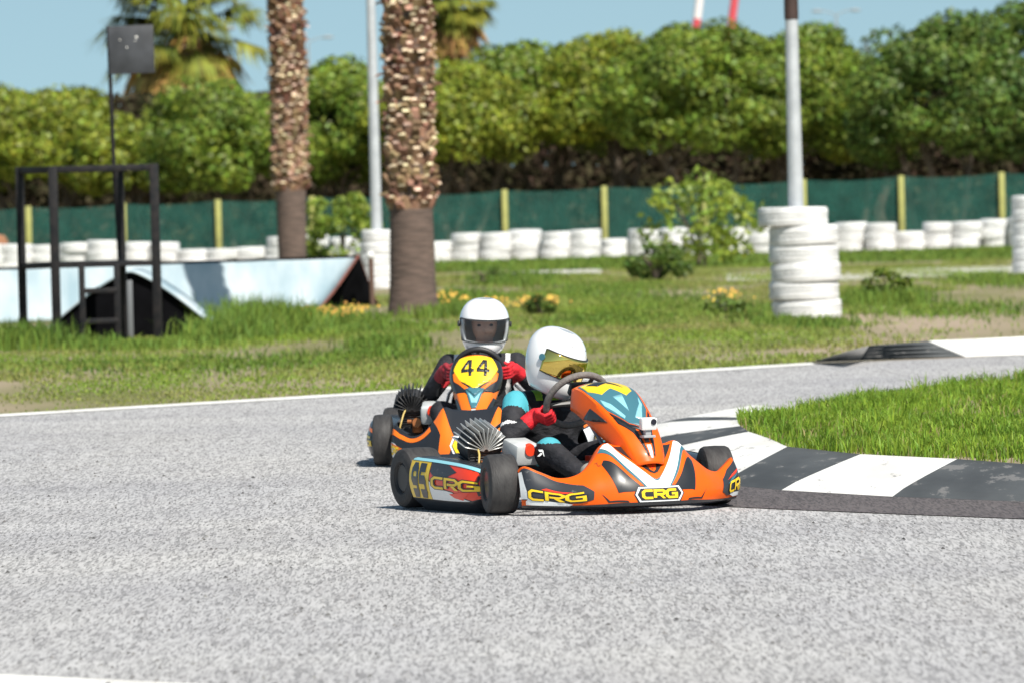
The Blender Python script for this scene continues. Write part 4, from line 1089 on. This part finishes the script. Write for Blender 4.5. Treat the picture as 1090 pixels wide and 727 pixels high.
    mb.bar(c1 - fw_ * .06, c1 + fw_ * .06, .088, 24); mb.build('cylinder_head', M_eng, er); fins.build('head_fins', M_fin if k == 1 else M_eng, er)
    mb = MB(); mb.tube([c1 + ax * .06 - fw_ * .085, (.05, .16, .26), (.07, .19, .19), (.06, .17, .12)], .005, 8); mb.build('spark_lead', mat('ochre lead', (.55, .40, .12), .5), er)
    mb = MB(); mb.bar((-.03, .07, .20), (-.03, .18, .215), .026, 14); mb.box((-.03, .13, .195), (.06, .05, .075), bev=.01); mb.bar((.005, .13, .22), (.03, .13, .22), .012, 10); mb.build('carburettor', M_cop, er)
    mb = MB(); mb.tube([(.02, -.06, .19), (.06, -.16, .20), (.05, -.28, .17), (0, -.40, .16)], [.022, .03, .045, .05], 14); mb.build('exhaust_pipe', M_rim, er)
    mb = MB(); mb.tube([(-.13, -.05, .17), (-.13, .0, .205), (-.13, -.30, .21), (-.13, -.38, .17)], .012, 8); mb.build('chain_guard', M_plk, er)
    # intake silencer with a red snorkel mouth
    ar_ = empty('intake_silencer', (.285, .10, .27)); ar_.parent = root
    mb = MB(); mb.box((0, 0, .0), (.13, .17, .10), Matrix.Rotation(R(-12), 3, 'X'), bev=.018); mb.build('silencer_box', M_box, ar_)
    mb = MB(); mb.tube([(-.005, .07, .012), (-.005, .097, .007)], [.030, .027], 20); mb.build('intake_mouth', M_rdot, ar_)
    mb = MB(); mb.tube([(0, -.06, -.04), (.04, -.10, -.06), (.07, -.08, -.07)], .02, 10); mb.build('intake_hose', M_plk, ar_)
    # cables and hoses round the footwell
    mb = MB(); mb.tube([(.20, .0, .18), (.24, .2, .26), (.16, .42, .22), (.13, .70, .17)], .005, 6); mb.tube([(.33, .05, .25), (.25, .22, .30), (.12, .34, .24)], .006, 6); mb.build('hose', mat('pale hose', (.45, .60, .66), .4), root)
    if k == 2:
        mb = MB(); mb.tube([(.26, .02, .36), (.24, .06, .44), (.16, .08, .46), (.10, .10, .42)], .012, 8); mb.build('air_duct', M_plk, root)
    return root

# ================================================================== DRIVERS
def sdf_mesh(name, parts, mats, parent, voxel, matfn, smooth_it=4):
    """overlapping limbs fused into one continuous skin"""
    mb = MB()
    for p in parts:
        if p[0] == 'c': mb.capsule(*p[1:])
        else: mb.ellipsoid(*p[1:])
    o = mb.build(name, mats, None, smooth=0)
    r_ = o.modifiers.new('r', 'REMESH'); r_.mode = 'VOXEL'; r_.voxel_size = voxel
    s_ = o.modifiers.new('s', 'SMOOTH'); s_.factor = .5; s_.iterations = smooth_it
    dg = bpy.context.evaluated_depsgraph_get(); ev = o.evaluated_get(dg)
    me = bpy.data.meshes.new_from_object(ev, depsgraph=dg); me.name = name
    o.modifiers.clear(); old = o.data; o.data = me; bpy.data.meshes.remove(old)
    me.materials.clear()
    for m in mats: me.materials.append(m)
    for f in me.polygons: f.material_index = matfn(f.center); f.use_smooth = True
    o.parent = parent; return o
HZ = [-.150, -.13, -.095, -.045, 0, .045, .08, .105, .122, .132, .1365]
HA = [.078, .092, .108, .121, .1255, .121, .108, .090, .068, .042, .004]
HF = [.118, .138, .148, .148, .143, .132, .115, .094, .070, .043, .004]
HB = [.070, .088, .112, .134, .145, .147, .134, .112, .083, .050, .004]
def helm_fn(az, z):
    a, f, b = crom(HZ, HA, z), crom(HZ, HF, z), crom(HZ, HB, z)
    x, y = a * math.sin(az), math.cos(az); y *= f if y > 0 else b
    if z < -.05 and math.cos(az) > 0: y += .012 * math.cos(az) ** 4 * min(1, (-.05 - z) / .05)
    return Vector((x, y, z))
M_hel = mat('white helmet shell', (.82, .83, .83), .18, coat=.8, var=.03, scale=12)
M_pad = mat('helmet lining', (.02, .02, .022), .9)
def gold():
    m = mat('gold mirror visor', (.80, .60, .16), .06, metal=1.0); return m
def smoke():
    m = bpy.data.materials.new('smoked clear visor'); m.use_nodes = True; t_ = m.node_tree; b = t_.nodes['Principled BSDF']
    b.inputs['Base Color'].default_value = (.02, .025, .03, 1); b.inputs['Roughness'].default_value = .05; b.inputs['Coat Weight'].default_value = .6
    tr = t_.nodes.new('ShaderNodeBsdfTransparent'); tr.inputs[0].default_value = (.93, .95, .96, 1); mx_ = t_.nodes.new('ShaderNodeMixShader')
    mx_.inputs[0].default_value = .70; t_.links.new(b.outputs[0], mx_.inputs[1]); t_.links.new(tr.outputs[0], mx_.inputs[2]); t_.links.new(mx_.outputs[0], t_.nodes['Material Output'].inputs[0])
    return m
def make_helmet(k, root, loc, rot):
    P0, P1, AZ = (-.054, .0405, R(72)) if k == 1 else (-.078, .030, R(66))
    zs = sorted(set(lin(-.15, P0, 8) + lin(P0, P1, 8)[1:] + lin(P1, .1365, 16)[1:])); azs = lin(-math.pi, math.pi, 72)[:-1]
    mb = MB(); inport = lambda a0, a1, z0, z1: P0 < (z0 + z1) / 2 < P1 and abs((a0 + a1) / 2) < AZ and a1 > a0
    mb.grid(helm_fn, azs, zs, skip=inport, wrap=True)
    for az, z in ((R(28), .085), (R(-28), .085), (0, .095)): mb.decal(helm_fn, [ov(az, z, .06, .006, 12)], 1, 1, step=.03)
    for s_ in (1, -1): mb.decal(helm_fn, [ov(s_ * R(88), -.062, .12, .013, 16)], 1, 1, step=.04); mb.decal(helm_fn, [ov(s_ * R(88), -.062, .09, .010, 16)], 0, 2, step=.04)
    mb.decal(helm_fn, [[(R(-9), -.115), (R(9), -.115), (R(8), -.098), (R(-8), -.098)]], 1, 1, step=.04)
    for a_, z_ in ((-12, .062), (18, .07), (40, .075), (62, .05), (70, .085), (95, .03), (120, .07), (-50, .07), (-75, .05)): mb.decal(helm_fn, [ov(R(a_), z_, .022, .0022, 8)], 1, 1, step=.05)
    if k == 2:
        mb.decal(helm_fn, [[(R(52), .062), (R(58), .062), (R(60), .085), (R(53), .085)]], 3, 1); mb.decal(helm_fn, [[(R(-46), .064), (R(-34), .070), (R(-37), .080), (R(-47), .074)]], 2, 1)
    h = mb.build('helmet', [M_hel, M_gry, M_yst, M_red], root, smooth=.9); h.location = loc; h.rotation_euler = rot; h.scale = (1.07, 1.07, 1.06) if k == 1 else (1.1, 1.1, 1.06)
    sm = h.modifiers.new('t', 'SOLIDIFY'); sm.thickness = .012; sm.offset = -1
    big = lambda az, z: helm_fn(az, z) * 1.0 + Vector((math.sin(az), math.cos(az), 0)) * .004
    mb = MB(); A2 = R(76)
    mb.grid(big, lin(-A2, A2, 40), lin(P0 - .004, P1 + .006, 10)); v = mb.build('visor', gold() if k == 1 else smoke(), h, smooth=.9)
    if k == 1: sm = v.modifiers.new('t', 'SOLIDIFY'); sm.thickness = .0025; sm.offset = 1
    edge_ = [big(a, P0 - .003) for a in lin(-A2, A2, 30)] + [big(a, P1 + .005) for a in lin(A2, -A2, 30)]
    mb = MB(); mb.tube(edge_, .0032, 6, closed=True); mb.build('visor_seal', M_plk, h)
    mb = MB()
    for s_ in (1, -1):
        c = big(s_ * R(78), .004); d_ = Vector((math.sin(s_ * R(78)), math.cos(R(78)), 0)); mb.tube([c, c + d_ * .007], .015, 14)
    mb.build('visor_pivot', M_plk if k == 2 else M_tst, h)
    return h

SUIT = mat('black race suit', (.020, .020, .024), .75, bump=.9, scale=14, var=.35, bscale=15, spec=.35, stretch=(1, 1, 1.6))
CYAN = mat('cyan suit panel', (.06, .36, .43), .75, bump=.2, scale=22, bscale=28)
WSUIT = mat('white suit panel', (.72, .72, .72), .75)
RSUIT = mat('red suit panel', (.62, .03, .04), .75)
GRN = mat('lime suit panel', (.30, .55, .05), .75)
SKIN = mat('skin', (.72, .42, .31), .5, var=.06, scale=30)
BOOT = mat('grey boot suede', (.30, .28, .25), .85)
GLOVE = mat('red glove', (.62, .012, .022), .7, var=.25, scale=40, bump=.3)
GLOVE2 = mat('dark red glove', (.25, .015, .025), .7, var=.3, scale=40)
def make_driver(k, kart, label):
    root = empty('person', kart.location, kart.rotation_euler.z); tag(root, label, 'driver', 'kart drivers')
    V = Vector
    if k == 1:
        hc, hrot = V((0.02, -.05, .695)), (R(-22), R(-9), R(24)); wc = V((0, .12, .50)); e2 = V((0, .60, .80)); sh = .50; wang = (R(-32), R(190))
        elb = (V((.285, -.03, .325)), V((-.29, -.02, .33)))
    else:
        hc, hrot = V((-.02, -.08, .745)), (R(-6), R(-2), R(8)); wc = V((0, .14, .47)); e2 = V((0, .35, .937)); sh = .535; wang = (R(8), R(172))
        elb = (V((.29, -.05, .36)), V((-.30, -.06, .38)))
    e1 = V((1, 0, 0)); nn = e1.cross(e2).normalized()      # towards the driver and up
    if nn.y > 0: nn = -nn
    grip = [wc + (e1 * math.cos(a) + e2 * math.sin(a)) * .152 for a in wang]; rad = [(e1 * math.cos(a) + e2 * math.sin(a)) for a in wang]
    wr = [g_ + r_ * .045 + nn * .050 - e2 * .02 for g_, r_ in zip(grip, rad)]
    P = [('e', (0, -.19, .20), (.165, .13, .12)), ('c', (0, -.20, .22), (0, -.19, sh - .10), .135, .145), ('e', (0, -.18, sh - .10), (.175, .12, .13)),
         ('c', (-.13, -.17, sh - .02), (.13, -.17, sh - .02), .068, .068), ('c', (0, -.16, sh), (hc.x * .8, hc.y - .03, hc.z - .10), .06, .052),
         ('e', (hc.x, hc.y, hc.z), (.072, .09, .108))]
    fwd = Matrix.Rotation(hrot[2], 3, 'Z') @ Matrix.Rotation(hrot[0], 3, 'X') @ V((0, 1, 0))
    P += [('e', tuple(hc + fwd * .090 + V((0, 0, -.020))), (.012, .018, .022)), ('e', tuple(hc + fwd * .066 + V((.03, 0, -.03))), (.022, .02, .02)), ('e', tuple(hc + fwd * .066 + V((-.03, 0, -.03))), (.022, .02, .02)), ('e', tuple(hc + fwd * .07 + V((0, 0, .02))), (.045, .02, .012))]
    for s_, el, w_ in ((1, elb[0], wr[0]), (-1, elb[1], wr[1])):
        S_ = V((s_ * .185, -.16, sh - .015))
        P += [('c', S_, el, .066, .050), ('c', el, w_, .049, .034), ('c', V((s_ * .15, -.17, sh - .05)), S_, .08, .066)]
    legs = {}
    for s_ in (1, -1):
        hip, kn, an, toe = V((s_ * .09, -.12, .19)), V((s_ * .205, .24, .275)), V((s_ * .145, .58, .125)), V((s_ * .135, .715, .165))
        legs[s_] = (kn, an, toe)
        P += [('c', hip, kn, .092, .066), ('c', kn, an, .062, .043), ('c', an, an + (toe - an) * .3, .043, .04)]
    def mf(c):
        if (c - hc).length < .125 and c.z > hc.z - .11: return 3
        for s_ in (1, -1):
            S_ = V((s_ * .185, -.16, sh - .015)); el, w_ = (elb[0], wr[0]) if s_ > 0 else (elb[1], wr[1])
            if k == 1:
                if (c - S_).length < .088 and c.z > sh - .05 and abs(c.x) > .15: return 1
                if (c - el.lerp(S_, .05)).length < .042 or abs((c - S_).dot((el - S_).normalized()) - .165) < .010 and (c - el).length < .09: return 2
                kn = legs[s_][0]
                if (c - kn).length < .085 and c.z > kn.z + .035: return 1
                if abs(c.y - (kn.y - .09)) < .012 and c.z > .2 and abs(c.x) > .09: return 1
            else:
                if abs(abs(c.x) - .14) < .014 and c.z > sh - .2 and c.y > -.22: return 2
                if .165 < abs(c.x) < .215 and sh - .13 < c.z < sh - .06: return 4
        if k == 1 and c.z > sh + .0 and abs(c.x) < .12: return 5 if math.sin(c.x * 90) > -.2 else 0
        return 0
    sdf_mesh('body', P, [SUIT, CYAN, WSUIT, SKIN, RSUIT, GRN], root, .009, mf, 3)
    make_helmet(k, root, hc, hrot)
    if k == 2:      # eyes seen through the visor
        rt_ = fwd.cross(V((0, 0, 1))).normalized()
        for s_ in (1, -1):
            mb = MB(); mb.ellipsoid(hc + fwd * .078 + rt_ * s_ * .030 + V((0, 0, .002)), (.015, .006, .008)); mb.build('eye', mat('eye', (.05, .03, .025), .2), root)
    for i, s_ in enumerate((1, -1)):
        g_, r_ = grip[i], rad[i]; tn = nn.cross(r_).normalized(); w_ = wr[i]
        if k == 2 and i == 0: gm = GLOVE2
        else: gm = GLOVE
        Q = [('c', w_ - (w_ - elb[i]).normalized() * .05, w_ + (w_ - elb[i]).normalized() * .005, .040, .036), ('c', w_, g_ + r_ * .030 + nn * .020, .034, .030),
             ('c', g_ + r_ * .034 + nn * .022 - tn * .022, g_ + r_ * .034 + nn * .022 + tn * .024, .021, .021)]
        for f in range(4):
            o_ = tn * (f - 1.5) * .0195; ln = (.95, 1.05, 1.0, .85)[f]
            kk_ = g_ + r_ * .036 + nn * .010 + o_; m1 = g_ + r_ * .020 * ln - nn * .026 + o_; m2 = g_ - r_ * .014 * ln - nn * .028 + o_; tp = g_ - r_ * .030 * ln - nn * .006 + o_
            Q += [('c', kk_, m1, .0108, .0098, 10, 3), ('c', m1, m2, .0098, .0092, 10, 3), ('c', m2, tp, .0092, .008, 10, 3)]
        td = -1 if tn.z < 0 else 1
        Q += [('c', g_ + r_ * .024 + nn * .026 + tn * td * .014, g_ + r_ * .002 + nn * .027 + tn * td * .034, .0125, .011, 10, 3), ('c', g_ + r_ * .002 + nn * .027 + tn * td * .034, g_ - r_ * .018 + nn * .020 + tn * td * .040, .011, .009, 10, 3)]
        sdf_mesh('glove', Q, [gm, M_plk], root, .0045, lambda c: 0, 2)
        kn, an, toe = legs[s_]
        if k == 1 and s_ == 1:
            mb = MB(); c_ = kn + V((.045, .028, -.012)); n_ = V((.62, .74, .22)).normalized(); a_ = V((-.77, .64, 0)); b_ = n_.cross(a_)
            if b_.z < 0: b_ = -b_
            for q in ([(-.020, -.016), (-.008, -.016), (.004, .012), (-.008, .012)], [(-.002, -.004), (.012, -.016), (.024, -.016), (.006, .002)], [(-.002, .016), (.020, .016), (.014, .006), (.002, .006)]):
                mb.poly([c_ + n_ * .018 - a_ * p_[0] + b_ * p_[1] for p_ in q]); 
            mb.build('knee_emblem', M_wst, root, smooth=0)
        sdf_mesh('boot', [('c', an + V((0, -.03, .05)), an, .050, .046), ('c', an + V((0, -.02, -.02)), toe, .044, .030), ('e', tuple(toe + V((0, .01, .02))), (.036, .03, .035))], [BOOT, M_plk], root, .008, lambda c: 1 if c.z < .085 else 0, 3)
    return root

c1 = gx(600.5, 35.5); K1 = make_kart(1, (c1.x, c1.y, .004), R(180 + 25), 'orange front racing kart number 95 cornering close to the painted kerb')
make_driver(1, K1, 'kart driver in white helmet with gold visor and black and cyan suit')
c2 = gx(511, 41.4); K2 = make_kart(2, (c2.x, c2.y, .004), R(180 - 4), 'black and orange racing kart number 44 following close behind')
K2.scale = (.93, 1, 1)
make_driver(2, K2, 'rear kart driver in white helmet with clear visor behind the number 44 plate')
# action camera stuck to the front panel
p = panel_fn(0, .80) ; ca = empty('action_camera', K1.matrix_basis @ (p + Vector((0, .02, .035))), K1.rotation_euler.z); tag(ca, 'small white action camera mounted on the front panel of the orange kart', 'camera')
mb = MB(); mb.box((0, .012, .025), (.078, .038, .056), Matrix.Rotation(R(-10), 3, 'X'), bev=.007); mb.build('body', mat('white camera shell', (.78, .78, .76), .35), ca)
mb = MB(); mb.tube([(-.018, .030, .034), (-.018, .037, .033)], .014, 16); mb.build('lens', mat('camera lens', (.02, .02, .03), .1), ca)
mb = MB(); mb.box((0, .0, -.014), (.03, .03, .03), bev=.004); mb.box((0, .004, -.034), (.06, .05, .012), bev=.003); mb.build('mount', mat('grey mount', (.35, .35, .36), .5), ca)
